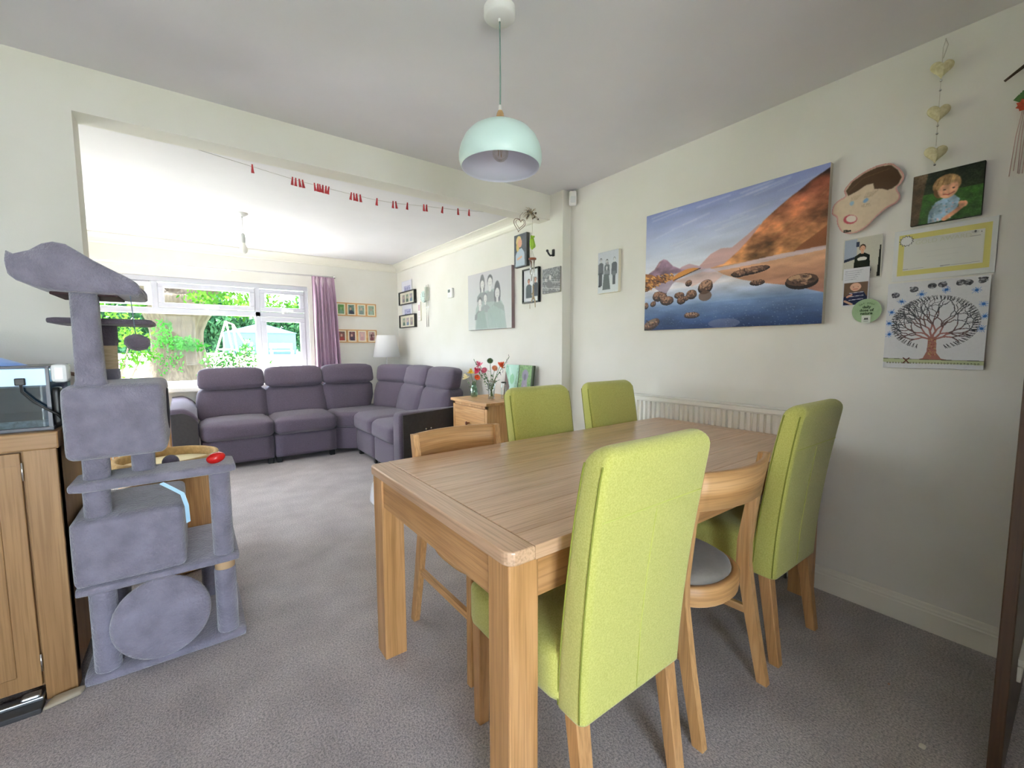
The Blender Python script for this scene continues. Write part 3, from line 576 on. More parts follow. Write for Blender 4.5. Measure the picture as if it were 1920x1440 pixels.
# -- painted paper face, cut out
def face():
    out = [(.17, .93), (.10, .80), (.08, .68), (.0, .60), (.02, .47), (.10, .40), (.20, .36), (.18, .26), (.28, .14), (.45, .05), (.65, .0), (.82, .02), (.93, .12), (1.0, .26), (.97, .36), (.92, .42), (.97, .55), (.93, .64), (.80, .70), (.68, .80), (.55, .93), (.40, 1.0), (.27, .99)]
    P = []
    n = len(out)
    for i in range(n):
        p0, p1, p2, p3 = [out[(i+k-1) % n] for k in range(4)]
        for t in (0, .25, .5, .75):
            P.append(tuple(.5*((2*p1[a])+(-p0[a]+p2[a])*t+(2*p0[a]-5*p1[a]+4*p2[a]-p3[a])*t*t+(-p0[a]+3*p1[a]-3*p2[a]+p3[a])*t**3) for a in (0, 1)))
    W, Hh = .252, .272
    p = Pic(126, 116, 'd9c5ab'); p.noise(.03, 5); p.line(P+[P[0]], .045, 'cf9a94')
    p.poly([(.21, .28), (.30, .16), (.48, .07), (.66, .03), (.82, .05), (.91, .15), (.965, .27), (.93, .36), (.86, .41), (.80, .42), (.72, .38), (.62, .36), (.60, .27), (.50, .27), (.38, .33), (.25, .37)], '55402f'); p.line([(.25, .30), (.45, .15), (.8, .1)], .01, '6d5642')
    p.ell(.31, .505, .032, .035, '9db9cc'); p.ell(.51, .51, .04, .03, '86a9cc', -25)
    for i in range(6): p.line([(.49+i*.02, .46), (.52+i*.03, .39)], .006, 'a08a6c'); p.line([(.30+i*.015, .46), (.31+i*.025, .40)], .006, 'b39c7d'); p.line([(.47+i*.018, .56), (.46+i*.025, .61)], .006, 'a08a6c')
    p.ell(.30, .76, .105, .072, 'b8505a', 15); p.ell(.315, .755, .08, .053, 'e8dcd0', 15); p.blur(1)
    bm = MB(); me = grid(p, W, Hh, -.004, lambda a, b: .010*(1-(2*a)**2)+.006)
    keep = bmesh.new(); keep.from_mesh(me); 
    def ins(u, v):
        c = False
        for i in range(len(P)):
            x0, y0 = P[i]; x1, y1 = P[(i+1) % len(P)]
            if (y0 > v) != (y1 > v) and u < (x1-x0)*(v-y0)/(y1-y0)+x0: c = not c
        return c
    dl = [f for f in keep.faces if not ins(f.calc_center_median().x/W+.5, .5-f.calc_center_median().z/Hh)]
    bmesh.ops.delete(keep, geom=dl, context='FACES'); keep.to_mesh(me); keep.free()
    t = thing('painted_face', 'cut out paper face with brown painted hair and blue eyes right of the landscape', 'artwork', (XR(.652), .652, 1.845), RZ, world=False); t['_o'] = (0., 0., 0.)
    plain_obj('paper', me, printmat(.8), t)
    return t
def text_mesh(body, size, shear=0, bold=0):
    cu = bpy.data.curves.new('txt', 'FONT'); cu.body = body; cu.size = size; cu.align_x = 'CENTER'; cu.shear = shear; cu.offset = bold; cu.extrude = .0002; cu.resolution_u = 3
    o = bpy.data.objects.new('txt', cu); C.objects.link(o); dg = bpy.context.evaluated_depsgraph_get(); dg.update()
    me = bpy.data.meshes.new_from_object(o.evaluated_get(dg)); bpy.data.objects.remove(o); bpy.data.curves.remove(cu); return me
def text_on(t, body, size, x, y, z, m, rot=0, shear=0, bold=0, name='lettering'):
    me = text_mesh(body, size, shear, bold); me.transform(Matrix.Translation((x, y, z)) @ Matrix.Rotation(rot, 4, 'Y') @ Matrix.Rotation(R(90), 4, 'X')); me.materials.clear()
    return plain_obj(name, me, m, t)
M_ink = mat('dark_ink', '24241f', .7); M_faint = mat('faint_print', 'cfd0bb', .8)
fc = face(); text_on(fc, 'Elise', .016, -.058, -.0225, -.127, M_ink, bold=.0006)
# -- certificate
def pic_cert():
    p = Pic(200, 140, 'dfe0de'); p.rect(.055, .095, .945, .89, 'd6ce7c'); p.rect(.115, .19, .885, .80, 'dadad2')
    for a in range(3): p.line([(.25+.1*a, .47+.1*a), (.72-.06*a, .47+.1*a)], .004, 'cfcfc8')
    p.line([(.12, .77), (.17, .77)], .010, 'a9a9a3'); p.line([(.18, .775), (.33, .765)], .005, 'a9a9a3'); p.line([(.50, .775), (.585, .77)], .012, 'a0a09a'); p.line([(.60, .775), (.86, .77)], .005, 'a0a09a')
    st = [(.135+(.075 if k % 2 else .058)*math.cos(k*math.pi/13), .215+(.105 if k % 2 else .08)*math.sin(k*math.pi/13)) for k in range(27)]
    p.poly(st[:-1], 'e3e3e0'); p.line(st, .007, '5d5d5a')
    p.ell(.80, .23, .035, .025, 'c6c6c0'); p.ell(.80, .22, .012, .02, '62625e'); p.line([(.75, .30), (.85, .30)], .006, 'b0b0aa'); p.ell(.855, .24, .006, .012, '62625e'); return p
ct = thing('certificate', 'white certificate with a yellow border pinned below the boy photo', 'certificate', (XR(.395), .395, 1.580), RZ, world=False); ct['_o'] = (0., 0., 0.)
plain_obj('paper', grid(pic_cert(), .300, .210, -.003), printmat(.75), ct).modifiers.new('thickness', 'SOLIDIFY').thickness = .0005
text_on(ct, 'GOLD AWARD', .024, 0, -.0042, .040, M_faint)
# -- drawing of a tree
def pic_tree():
    p = Pic(240, 280, 'dcdcde'); p.noise(.015, 6); rs = random.Random(8)
    def br(u, v, a, l, wd, d):
        u2 = u+math.cos(a)*l; v2 = v-math.sin(a)*l/p.asp
        ex = ((u2-.50)/.44)**2+((v2-.48)/.305)**2
        if ex > 1: return
        k = 'a2706a' if d < 2 else ('6c5654' if d < 4 else '45454a'); mu = (u+u2)/2+rs.uniform(-.01, .01); mv = (v+v2)/2+rs.uniform(-.01, .01)
        p.line([(u, v), (mu, mv), (u2, v2)], wd, k)
        if d > 6: return
        for s in ((-1, 1) if d < 2 else rs.choice(((-1, 1), (-1, 1), (-1, 1), (-1, 1), (1,), (-1,)))): br(u2, v2, a+s*rs.uniform(.22, .62), l*rs.uniform(.84, 1.02), max(wd*.80, .0055), d+1)
    for a in (12, 42, 74, 106, 138, 168): br(.5, .66, R(a), .098, .022, 0)
    for k in range(72):
        a = k/72*2*math.pi+rs.uniform(-.02, .02)
        if abs(a-math.pi/2) < .32: continue
        x, y = .5+.44*math.cos(a), .48+.305*math.sin(a); x2, y2 = .5+.375*math.cos(a+.05), .48+.26*math.sin(a+.05); p.line([(x, y), (x2, y2)], .007, '3e3e42')
        b = a+.035; p.line([(.5+.44*math.cos(b), .48+.305*math.sin(b)), (x2, y2)], .006, '3e3e42')
    p.poly([(.46, .64), (.54, .64), (.55, .82), (.60, .885), (.70, .905), (.34, .905), (.42, .88), (.455, .80)], 'a06c60')
    for k in range(50): p.ell(.47+rs.random()*.07, .66+rs.random()*.2, .008, .006, rs.choice(['b98a6e', '87493f', 'b7a56e']), 0, .8)
    p.poly([(0, .885), (.5, .90), (1, .905), (1, .95), (0, .93)], 'bcc49a'); p.line([(0, .885), (.35, .895), (.65, .90), (1, .905)], .006, '3a3a34')
    for k in range(30): p.ell(.05+k*.031, .938, .010, .008, '4a4a3c'); p.ell(.05+k*.031, .938, .006, .004, 'c4c8a4')
    p.line([(.22, .88), (.28, .94)], .014, '5c2c22'); p.line([(.28, .88), (.22, .94)], .014, '5c2c22')
    for u, v in ((.16, .22), (.36, .15), (.60, .12), (.88, .15), (.06, .34), (.04, .47), (.05, .60), (.95, .30), (.97, .43), (.95, .56)):
        for a in range(7): an = a*.9+rs.random()*.3; l = rs.uniform(.03, .055); p.line([(u-math.cos(an)*l, v-math.sin(an)*l*.8), (u+math.cos(an)*l, v+math.sin(an)*l*.8)], .006, rs.choice(['5f8cc8', '8fb0dc']))
        p.ell(u, v, .018, .014, '3a6bb5')
    for u, v in ((.09, .14), (.28, .09), (.46, .065), (.56, .06), (.73, .055), (.80, .06), (.93, .05)):
        p.ell(u, v, .045, .030, '5a5a60', rs.uniform(-40, 40)); 
        for a in range(9): p.ell(u+rs.uniform(-.035, .035), v+rs.uniform(-.025, .025), .012, .010, rs.choice(['a8a8ae', '3c3c42']), 0, .8)
    return p
paper('tree_drawing', 'white sheet with an ink drawing of a round bare tree, lowest on the right wall', 'drawing', pic_tree(), .302, .360, (XR(.402), .402, 1.287), RZ, lambda a, b: .004+.004*(2*a)**2+.010*max(0, a+b-.7))
def pic_school():
    p = Pic(84, 108, 'cfccc0'); p.rect(.03, .03, .97, .97, 'c9c6b8'); p.poly([(.03, .03), (.36, .03), (.36, .50), (.03, .56)], 'aab4c4'); p.poly([(.03, .50), (.36, .44), (.36, .50), (.03, .57)], '2c3448')
    p.poly([(.88, .97), (.93, .25), (.96, .25), (.96, .97)], '26261f'); p.person(.50, .17, .62, '4a3a2a', '23281f'); p.ell(.50, .52, .12, .05, 'e6e4da'); p.poly([(.28, .85), (.35, .56), (.65, .56), (.74, .80), (.70, .97), (.3, .97)], '23281f'); p.rect(.33, .10, .42, .22, '2f3a55'); p.noise(.03); return p
paper('school_photo', 'photo of a smiling child in a dark green jumper below the painted face', 'photo', pic_school(), .143, .184, (XR(.654), .654, 1.596), RZ, lambda a, b: .010*max(0, a+b-.2))
def pic_baby():
    p = Pic(70, 126, 'dcdce0')
    for k in range(5): p.line([(.08, .08+.055*k), (.75-.06*k, .07+.055*k)], .016, '9b9ca6')
    p.rect(.06, .38, .95, .97, '6e5846'); p.poly([(.06, .97), (.06, .76), (.3, .66), (.8, .62), (.95, .78), (.95, .97)], '232846')
    p.ell(.50, .50, .21, .105, 'ddb096'); p.ell(.42, .50, .02, .008, '4a3028'); p.ell(.60, .50, .02, .008, '4a3028'); p.line([(.42, .555), (.58, .555)], .03, 'a85048')
    for k in range(5): p.line([(.28, .66+.045*k), (.80, .64+.045*k)], .022, 'd9d9e2' if k % 2 == 0 else '3a3f63')
    p.line([(.2, .75), (.36, .70)], .09, 'cf9c86'); p.line([(.12, .86), (.38, .95)], .09, 'c9a28a'); p.noise(.03); return p
paper('baby_photo', 'narrow card with a photo of a baby in stripes, overlapping the school photo', 'photo', pic_baby(), .097, .170, (XR(.668, .012), .668, 1.468), RZ)
# -- green sticker
st_ = thing('round_sticker', 'round pale green sticker with dark lettering under the baby photo', 'sticker', (XR(.622, .0), .622, 1.357), RZ, world=False); st_['_o'] = (0., 0., 0.)
MBx = Matrix.Rotation(R(90), 4, 'X')
obj('disc', MB().lathe([(.0001, .016), (.0535, .016), (.0535, .0154), (.0001, .0154)], 0, 0, 40, smooth=False, M=MBx), mat('pale_green_paper', '98b487', .6, 'a4bd94', 40), st_)
obj('logo_panel', MB().box(-.016, .016, -.0170, -.0161, -.054, -.020), mat('sticker_white', 'd8dcd0', .6), st_)
obj('logo_mark', MB().lathe([(.0001, .0175), (.0035, .0175), (.0035, .0171), (.0001, .0171)], 0, 0, 12, smooth=False, M=Matrix.Translation((-.003, 0, -.034)) @ MBx).lathe([(.0001, .0175), (.0035, .0175), (.0035, .0171), (.0001, .0171)], 0, 0, 12, smooth=False, M=Matrix.Translation((.004, 0, -.034)) @ MBx).box(-.008, .008, -.0175, -.0171, -.0395, -.0375).box(-.008, .008, -.0175, -.0171, -.046, -.0445), M_ink, st_)
M_sg = mat('sticker_green_ink', '2c4420', .7)
for i, (b_, z_) in enumerate((('daily', .012), ('dose of', -.002), ('nature', -.016))): text_on(st_, b_, .0165, 0, -.0165, z_, M_sg, bold=.0006)
for k, ch in enumerate('Get your'):
    a = R(38-11*k); 
    if ch != ' ': text_on(st_, ch, .012, -math.sin(a)*.036, -.0165, .0+math.cos(a)*.036-.004, M_sg, rot=-a, name='lettering')
# -- small pictures by the pier
def pic_woman():
    p = Pic(60, 96, '5d626b'); p.noise(.05, 4); p.poly([(.12, .97), (.14, .62), (.30, .45), (.62, .44), (.82, .58), (.86, .97)], 'b9c6d4'); p.ell(.38, .22, .21, .17, 'dcc48c'); p.ell(.30, .38, .12, .14, 'd3b878'); p.ell(.48, .28, .16, .13, 'e0ab92'); p.line([(.3, .75), (.6, .70)], .1, 'dcae92'); p.noise(.04); p.blur(1); return p
canvas('portrait_canvas', 'small upright canvas of a fair haired person high beside the wind chime', 'canvas print', pic_woman(), .178, .281, .035, (2.39, 3.049, 2.042), RZL, mat('grey_canvas_edge', '4d4d4b', .8))
def pic_pair():
    p = Pic(60, 90, 'eceef0'); p.person(.36, .28, .6, '3c2c26', '566166', 'd59e88'); p.person(.80, .25, .6, '5c4a40', '4d5560', 'cfa08a'); p.rect(.08, .9, .95, 1, 'eceef0'); p.blur(1); return p
frame('black_photo_frame', 'upright black framed photo of two children behind the wind chime', 'picture frame', [(pic_pair(), 0, 0, .20, .27)], .223, .293, .028, .012, (2.39, 2.924, 1.727), RZL, M_black, M_mount)
def pic_bench():
    p = Pic(70, 60, '8d8f92'); p.noise(.3, 3); 
    for a in range(5): p.line([(0, .35+.13*a), (1, .5+.13*a)], .03, 'c2c2c4' if a % 2 else '6d6d70')
    p.ell(.45, .38, .07, .10, 'd5d3d2'); p.ell(.2, .45, .05, .06, 'cfcdcc'); p.ell(.4, .66, .2, .14, '7d7d80', 10); p.blur(1); return p
canvas('monochrome_canvas', 'square black and white canvas at the pier edge under the black hook', 'canvas print', pic_bench(), .216, .200, .014, (2.39, 2.668, 1.740), RZL, mat('pale_grey_edge', '9c9790', .8))
def snap(seed, cs):
    p = Pic(26, 34, cs[0]); rs = random.Random(seed)
    p.vgrad(.5, 1, cs[0], cs[1])
    for _ in range(14): p.ell(rs.random(), rs.random(), .12, .10, rs.choice(cs), rs.random()*90, .6)
    p.ell(.5+rs.uniform(-.12, .12), .42, .17, .17, cs[2]); p.ell(.5, .82, .32, .26, cs[3]); p.blur(1); return p
sets = [[('5c8f4c', '6fa05a', '8fae7a', '7c9c86'), ('6c8c7c', '4f5f6f', 'c9a08a', '3c4456'), ('8fa894', 'a8b8a0', 'c8b09c', '7d8f88'), ('90a890', '6f8a72', 'b5a08e', '9fb8a8')],
        [('7a5a50', '9c4a44', 'd9b4a0', 'a84a44'), ('6c4c50', '8c5058', 'e0b4a4', '4c3c50'), ('c8a8a4', 'd0b8b0', 'dcb4a8', 'c49a98'), ('b49a94', 'c8b0a8', '5c3a3c', '7c4a50')]]
for i, z in enumerate((1.707, 1.356)):
    ph = [(snap(i*9+k, sets[i][k]), -.198+.132*k, 0, .076, .118) for k in range(4)]
    frame('oak_photo_frame', ['upper oak frame holding four small photos right of the curtain', 'lower oak frame holding four small photos behind the lampshade'][i], 'picture frame', ph, .530, .174, .02, .014, (1.806, 5.94, z), 0, M_oakL['x'], M_mount, gaps=(-.132, 0, .132), group='oak photo frames on the window wall')
for i, z in enumerate((1.868, 1.556)):
    ph = [(snap(40+i*9+k, [('a8a09c', '7c9474', 'c8a898', '8c7c84'), ('9cac94', '6c8470', 'd0b8a8', '54705c'), ('b0a4a8', '8498a8', 'd8c0b4', '7088a0')][(k+i) % 3]), -.12+.125*k, -.005, .09, .10) for k in range(3)]
    frame('triple_photo_frame', ['upper black box frame of three photos near the far corner', 'lower black box frame of three photos near the far corner'][i], 'picture frame', ph, .512, .176, .04, .012, (2.39, 5.552, z), RZL, M_black, M_mount, group='black box frames near the far corner')
def pic_print(seed):
    p = Pic(50, 30, 'dedee6'); p.rect(.25, .45, .85, .95, 'a6a8c4'); rs = random.Random(seed)
    for _ in range(24): p.ell(.27+rs.random()*.56, .5+rs.random()*.4, .04, .05, rs.choice(['7c7fa4', 'c2c4d8', '8f92b4']))
    return p
for i, z in enumerate((2.018, 1.708)):
    paper('paper_print', ['white printed sheet tucked behind the top of the upper black box frame', 'white printed sheet tucked between the two black box frames'][i], 'paper', pic_print(i), .33, .16, (2.385, 5.585, z), RZL, lambda a, b: .004, group='sheets tucked behind the box frames')
def pic_cal():
    p = Pic(20, 50, 'ece6e6'); p.rect(.2, .15, .8, .45, 'c8a8b4'); 
    for k in range(5): p.line([(.2, .55+.07*k), (.8, .55+.07*k)], .05, 'b8b0b8')
    return p
canvas('wall_calendar', 'slim pinkish white hanging calendar left of the pendulum clock', 'calendar', pic_cal(), .075, .235, .018, (2.39, 5.19, 1.66), RZL, M_mount)

# ------------------------------------------------------------------ dining table
tb = thing('dining_table', 'large oak extending dining table with square legs set against the radiator', 'table', (1.48, 1.187, 0))
tx0, tx1, ty0, ty1, tz = .530, 2.392, .730, 1.645, .750
t = MB()
def panel(x0, x1, y0, y1, mi): t.prism([(x0, y0), (x1, y0), (x1, y1), (x0, y1)], tz-.034, tz, .0012, mi, 1)
def edgepanel(x0, x1, end):
    # breadboard end with rounded outer corners
    r = .028; pts = []
    sx = -1 if end else 1; xo = x0 if end else x1; xi = x1 if end else x0
    pts = [(xi, ty0), (xi, ty1)]
    for c, (yy, sgn) in enumerate(((ty1, 1), (ty0, -1))):
        arc = [(xo-sx*r+sx*r*math.sin(a), yy-sgn*r+sgn*r*math.cos(a)) for a in [math.pi/2*i/5 for i in range(6)]]
        pts += arc if c == 0 else arc[::-1]
    t.prism(pts, tz-.034, tz, .005, 1, 3)
edgepanel(tx0, tx0+.075, True); edgepanel(tx1-.075, tx1, False)
for (a, b) in ((tx0+.076, 1.4805), (1.4825, tx1-.076)):
    panel(a, b, ty0, ty0+.075, 0); panel(a, b, ty1-.075, ty1, 0)
    for k in range(6):
        yy = ty0+.0755+k*(ty1-ty0-.151)/6; panel(a+(.0 if a > 1 else 0), b, yy, yy+(ty1-ty0-.151)/6-.0004, 0)
obj('tabletop', t, [M_oakT['x'], M_oakT['y']], tb)
for x, y in ((tx0+.053, ty0+.055), (tx0+.053, ty1-.055), (tx1-.053, ty0+.055), (tx1-.053, ty1-.055)):
    obj('leg', MB().box(x-.043, x+.043, y-.043, y+.043, 0, tz-.034, .004), M_oak['z'], tb)
ap = MB(); z0, z1 = .605, tz-.034
for a in (ty0+.028, ty1-.05): obj('apron', MB().box(tx0+.09, tx1-.09, a, a+.022, z0, z1, .002), M_oak['x'], tb)
for a in (tx0+.018, tx1-.040): obj('end_rail', MB().box(a, a+.022, ty0+.09, ty1-.09, z0, z1, .002), M_oak['y'], tb)
# ------------------------------------------------------------------ upholstered chairs (local: seat towards +Y)
def make_parsons():
    t = thing('upholstered_chair', 'lime green', 'chair', (0, 0, 0))
    H_, rc = .99, .060
    def yb(z): s = (z-.33)/(H_-.33); return -.225-.075*s**1.6         # rear surface
    def th(z): s = max(0, (z-.33)/(H_-.33)); return .092-.022*s
    def hw(z):
        b = .196+.012*min(1, max(0, (z-.33)/.5)); d = z-(H_-rc)
        return b if d <= 0 else b-rc*.75+math.sqrt(max(0, 1-(d/rc)**2))*rc*.75
    zs = [.33, .335, .36, .40, .46, .52, .60, .68, .76, .84, .89, .92, .94, .955, .968, .978, .985, .989, .99]
    m = MB(); rings = []
    for z in zs:
        tt = th(z); d = z-(H_-.035); k = math.sqrt(max(.0, 1-(max(0, d)/.036)**2)); tt2 = max(.012, tt*k); yc = yb(z)+tt/2
        rings.append(rr_ring(0, yc, hw(z), tt2/2, .02, z, 4))
    m.loft(rings); obj('backrest', m, M_green, t)
    s_ = MB(); s_.softbox(-.205, .205, -.155, .265, .33, .475, r=.028, puff=.012, n=10); obj('seat', s_, M_green, t)
    for sx in (-1, 1):
        for fr in (0, 1):
            sm = MB()
            pts = [(sx*(hw(z)-.006 if z < .95 else hw(z)-.004), yb(z)+(th(z)-.010 if fr else .010), z) for z in zs if .334 < z < .957]
            pts = [(sx*(abs(p[0])+.0045), p[1]+(.0 if fr else .0), p[2]) for p in pts]; sm.tube(pts, .0022, 6); obj('seam', sm, M_seam, t)
    sm = MB(); sm.tube([(x, yb(.83)-.0006, .83) for x in [-.19+.38*i/10 for i in range(11)]], .0016, 5)
    sm.tube([(0, yb(z)-.0006, z) for z in (.34, .5, .65, .82)], .0014, 5)
    obj('stitching', sm, mat('pale_green_thread', 'ccd070', .9), t)
    for sx in (-1, 1):
        obj('leg', MB().bar((sx*.172, -.185, .335), (sx*.176, -.235, 0), .044, .044, .036, .036, bev=.003), M_oak['z'], t)
        obj('leg', MB().bar((sx*.172, .235, .335), (sx*.172, .240, 0), .044, .044, .036, .036, bev=.003), M_oak['z'], t)
    return t
G = 'lime green upholstered chairs around the table'
ch = make_parsons()
spots = [((.865, .865), 0, 'lime green upholstered chair nearest the viewer with its brightly lit back turned to us'),
         ((1.895, .880), 0, 'lime green upholstered chair at the near right end of the table beside the wall'),
         ((1.495, 1.525), math.pi, 'lime green upholstered chair on the far side of the table, in front of the drawers'),
         ((2.060, 1.525), math.pi, 'lime green upholstered chair on the far side of the table, next to the radiator')]
for i, ((x, y), rz, lb) in enumerate(spots):
    o = ch if i == 0 else copy_tree(ch)
    o.location = (x, y, 0); o.rotation_euler.z = rz; tag(o, lb, 'chair', G)
# ------------------------------------------------------------------ wooden chairs
def make_wooden():
    t = thing('wooden_chair', 'oak', 'chair', (0, 0, 0))
    for sx in (-1, 1):
        pts = [(sx*.208, -.245, 0), (sx*.205, -.20, .22), (sx*.202, -.165, .42), (sx*.202, -.165, .50), (sx*.204, -.185, .66), (sx*.206, -.215, .835)]
        wd = [.034, .040, .046, .044, .036, .030]; m = MB()
        m.loft([[(p[0]+a*.013, p[1]+b*w_/2, p[2]) for a, b in ((-1, -1), (1, -1), (1, 1), (-1, 1))] for p, w_ in zip(pts, wd)], True, 0, False)
        obj('leg', m, M_oakL['z'], t)
        obj('leg', MB().bar((sx*.180, .205, .42), (sx*.200, .225, 0), .036, .036, .028, .028, bev=.003), M_oakL['z'], t)
        obj('stretcher', MB().bar((sx*.203, -.19, .235), (sx*.203, -.19, .265), .012, .02).loft([[(sx*.203+a*.008, -.20, z) for a, z in ((-1, .235), (1, .235), (1, .262), (-1, .262))], [(sx*.192+a*.008, .215, z) for a, z in ((-1, .225), (1, .225), (1, .252), (-1, .252))]], True, 0, False), M_oakL['y'], t)
    m = MB(); rings = []
    for i in range(17):
        u = -1+i/8; x = u*.205; y = -.205-.050*(1-u*u)
        rings.append([(x, y-.009, .705+.012), (x, y+.009, .700+.012), (x, y-.005+.0, .835), (x, y-.024, .835)])
    m.loft(rings, True, 0, True); obj('top_rail', m, M_oakL['c'], t)
    def outline(g, z, n=40):
        out = []
        for i in range(n):
            a = 2*math.pi*i/n; c, s_ = math.cos(a), math.sin(a); e = .55 if s_ > 0 else .85
            out.append(((.185+g)*math.copysign(abs(c)**e, c), .02+((.205 if s_ > 0 else .225)+g)*math.copysign(abs(s_)**e, s_), z))
        return out
    m = MB(); m.loft([outline(.012, .375), outline(.015, .40), outline(.015, .435), outline(.008, .440), outline(-.012, .436), outline(-.012, .380)], False); m.loft([outline(-.012, .380), outline(.012, .375)], False)
    obj('seat_rail', m, M_oakL['c'], t)
    m = MB(); m.loft([outline(-.013, .425), outline(-.010, .440), outline(-.014, .455), outline(-.03, .465), outline(-.07, .471), outline(-.12, .473)], True); obj('seat', m, mat('grey_suede', '8b847b', .9, '78726b', 9, bump=.2, bscale=80, sheen=.3), t)
    return t
wc = make_wooden(); wc.location = (1.372, .875, 0); tag(wc, 'oak chair with curved back rail and grey seat on the near side of the table', 'chair', 'oak chairs at the table')
o = copy_tree(wc); o.location = (.945, 1.475, 0); o.rotation_euler.z = math.pi; tag(o, 'oak chair tucked in at the left end on the far side of the table', 'chair', 'oak chairs at the table')
# ------------------------------------------------------------------ radiator on the right wall
rd = thing('radiator', 'white ribbed radiator on the right wall behind the end of the table', 'radiator', (2.42, 1.36, .3), 0)
y0, y1 = .835, 1.885
m = MB(); n = 420
pts = []
for i in range(n+1):
    y = y0+.02+(y1-y0-.04)*i/n; ph = (y*30) % 1; d = .010*(1 if .22 < ph < .78 else (-1 if ph < .12 or ph > .88 else 0)); pts.append((2.393-d, y))
vs = [(x, y, z) for z in (.33, .845) for x, y in pts]; m.add(vs, [[i, i+1, n+2+i, n+1+i] for i in range(n)], 0, False)
m.box(2.398, 2.408, y0, y1, .31, .87, .003)
obj('panel', m, M_rad, rd); obj('rail', MB().box(2.388, 2.402, y0, y1, .85, .875, .004).box(2.388, 2.402, y0, y1, .31, .33, .004), M_rad, rd)
obj('grille', MB().box(2.400, 2.455, y0-.004, y1+.004, .876, .882, .002).box(2.400, 2.455, y0-.006, y0, .31, .88, .001).box(2.400, 2.455, y1, y1+.006, .31, .88, .001), M_rad, rd)
obj('pipe', MB().tube([(2.42, y0+.05, .31), (2.42, y0+.05, 0)], .008).tube([(2.42, y1-.05, .31), (2.42, y1-.05, 0)], .008), M_chrome, rd)
# ------------------------------------------------------------------ pendant over the table
px_, py_ = .962, 1.365
pn = thing('pendant_lamp', 'mint white dome pendant lamp with a wooden cap hanging over the table', 'lamp', (px_, py_, 2.42))
obj('canopy', MB().lathe([(.0001, 2.385), (.050, 2.385), (.057, 2.392), (.057, 2.42)], px_, py_, 32), M_white, pn)
obj('cord', MB().tube([(px_, py_, 2.385), (px_+.001, py_, 2.2), (px_, py_, 2.08)], .0028, 8), mat('grey_green_cord', '7f9a90', .7), pn)
obj('cord_grip', MB().lathe([(.004, 2.375), (.006, 2.375), (.006, 2.388)], px_, py_, 12).lathe([(.0045, 2.088), (.006, 2.085), (.007, 2.062)], px_, py_, 12), M_white, pn)
obj('wooden_cap', MB().lathe([(.008, 2.068), (.013, 2.058), (.016, 2.038), (.028, 2.014)], px_, py_, 24), wood('cap_wood', '8c6c46', 'a9865c', 'bd9a6c', 'z'), pn)
prof = [(.026, 2.018), (.055, 2.015), (.085, 2.006), (.112, 1.990), (.133, 1.967), (.147, 1.938), (.1535, 1.912), (.1535, 1.892), (.150, 1.878), (.146, 1.869)]
inn = [(r_-.0025, z) for r_, z in prof][::-1]
sd = MB().lathe(prof+[(.1445, 1.867)], px_, py_, 64).lathe([(.1445, 1.867)]+inn, px_, py_, 64, mi=1); obj('shade', sd, [mat('mint_white_enamel', 'd3ece5', .28), mat('lavender_white_enamel', 'dcdce8', .4)], pn)
obj('bulb', MB().sphere((px_, py_, 1.918), .030, 16, 10).lathe([(.014, 1.972), (.014, 1.943)], px_, py_, 16), glassmat('bulb_glass', (1, .97, .92), .1), pn)
obj('filament', MB().tube([(px_-.008, py_, 1.948), (px_-.010, py_, 1.905), (px_-.003, py_, 1.948), (px_+.003, py_, 1.905), (px_+.009, py_, 1.948)], .0012, 5).lathe([(.013, 2.012), (.013, 1.968)], px_, py_, 12), mat('brass', 'b58a4a', .3, metal=1), pn)
# bare bulb in the living room
b2 = thing('bare_bulb_pendant', 'bare white bulb on a short cord from the living room ceiling', 'lamp', (.405, 4.37, 2.335))
obj('ceiling_rose', MB().lathe([(.010, 2.305), (.022, 2.310), (.046, 2.328), (.047, 2.335)], .405, 4.37, 24), M_white, b2)
obj('cord', MB().tube([(.405, 4.37, 2.31), (.405, 4.37, 2.165)], .0035, 6), M_white, b2)
obj('lamp_holder', MB().lathe([(.006, 2.170), (.015, 2.160), (.018, 2.13), (.018, 2.095), (.015, 2.09)], .405, 4.37, 16, caps=True), mat('grey_white_plastic', 'c4c4c2', .4), b2)
obj('bulb', MB().lathe([(.014, 2.095), (.018, 2.075), (.029, 2.05), (.031, 2.035), (.026, 2.015), (.012, 2.003), (.0001, 2.001)], .405, 4.37, 20), mat('opal_bulb', 'f2efe6', .3), b2)
# ------------------------------------------------------------------ corner sofa
sf = thing('corner_sofa', 'mauve grey fabric corner sofa with raised headrests under the window', 'sofa', (.9, 5.3, 0))
seats = [((.035, 5.0), (.645, 5.0)), ((.655, 5.0), (1.265, 5.0))]
F = 5.00; 
bs = MB()
def add(name, mb, m=M_sofa): return obj(name, mb, m, sf)
for a, b in ((.035, .648), (.655, 1.268)):
    add('base_panel', MB().softbox(a, b, F+.015, 5.75, .055, .305, r=.02, puff=.004, n=6))
    add('seat_cushion', MB().softbox(a+.002, b-.002, F-.02, 5.62, .295, .475, r=.055, puff=.022, n=10, wr=.003, seed=a))
    add('back_cushion', MB().soft([(a, 5.40, .44), (b, 5.40, .44), (b, 5.62, .44), (a, 5.62, .44), (a+.01, 5.50, .775), (b-.01, 5.50, .775), (b-.01, 5.68, .775), (a+.01, 5.68, .775)], r=.05, puff=.03, n=12, wr=.005, seed=3+a))
for a, b in ((.040, .632), (.648, 1.240)):
    add('headrest', MB().soft([(a, 5.44, .770), (b, 5.44, .770), (b, 5.57, .770), (a, 5.57, .770), (a+.01, 5.48, .985), (b-.01, 5.48, .985), (b-.01, 5.60, .985), (a+.01, 5.60, .985)], r=.045, puff=.012, n=8))
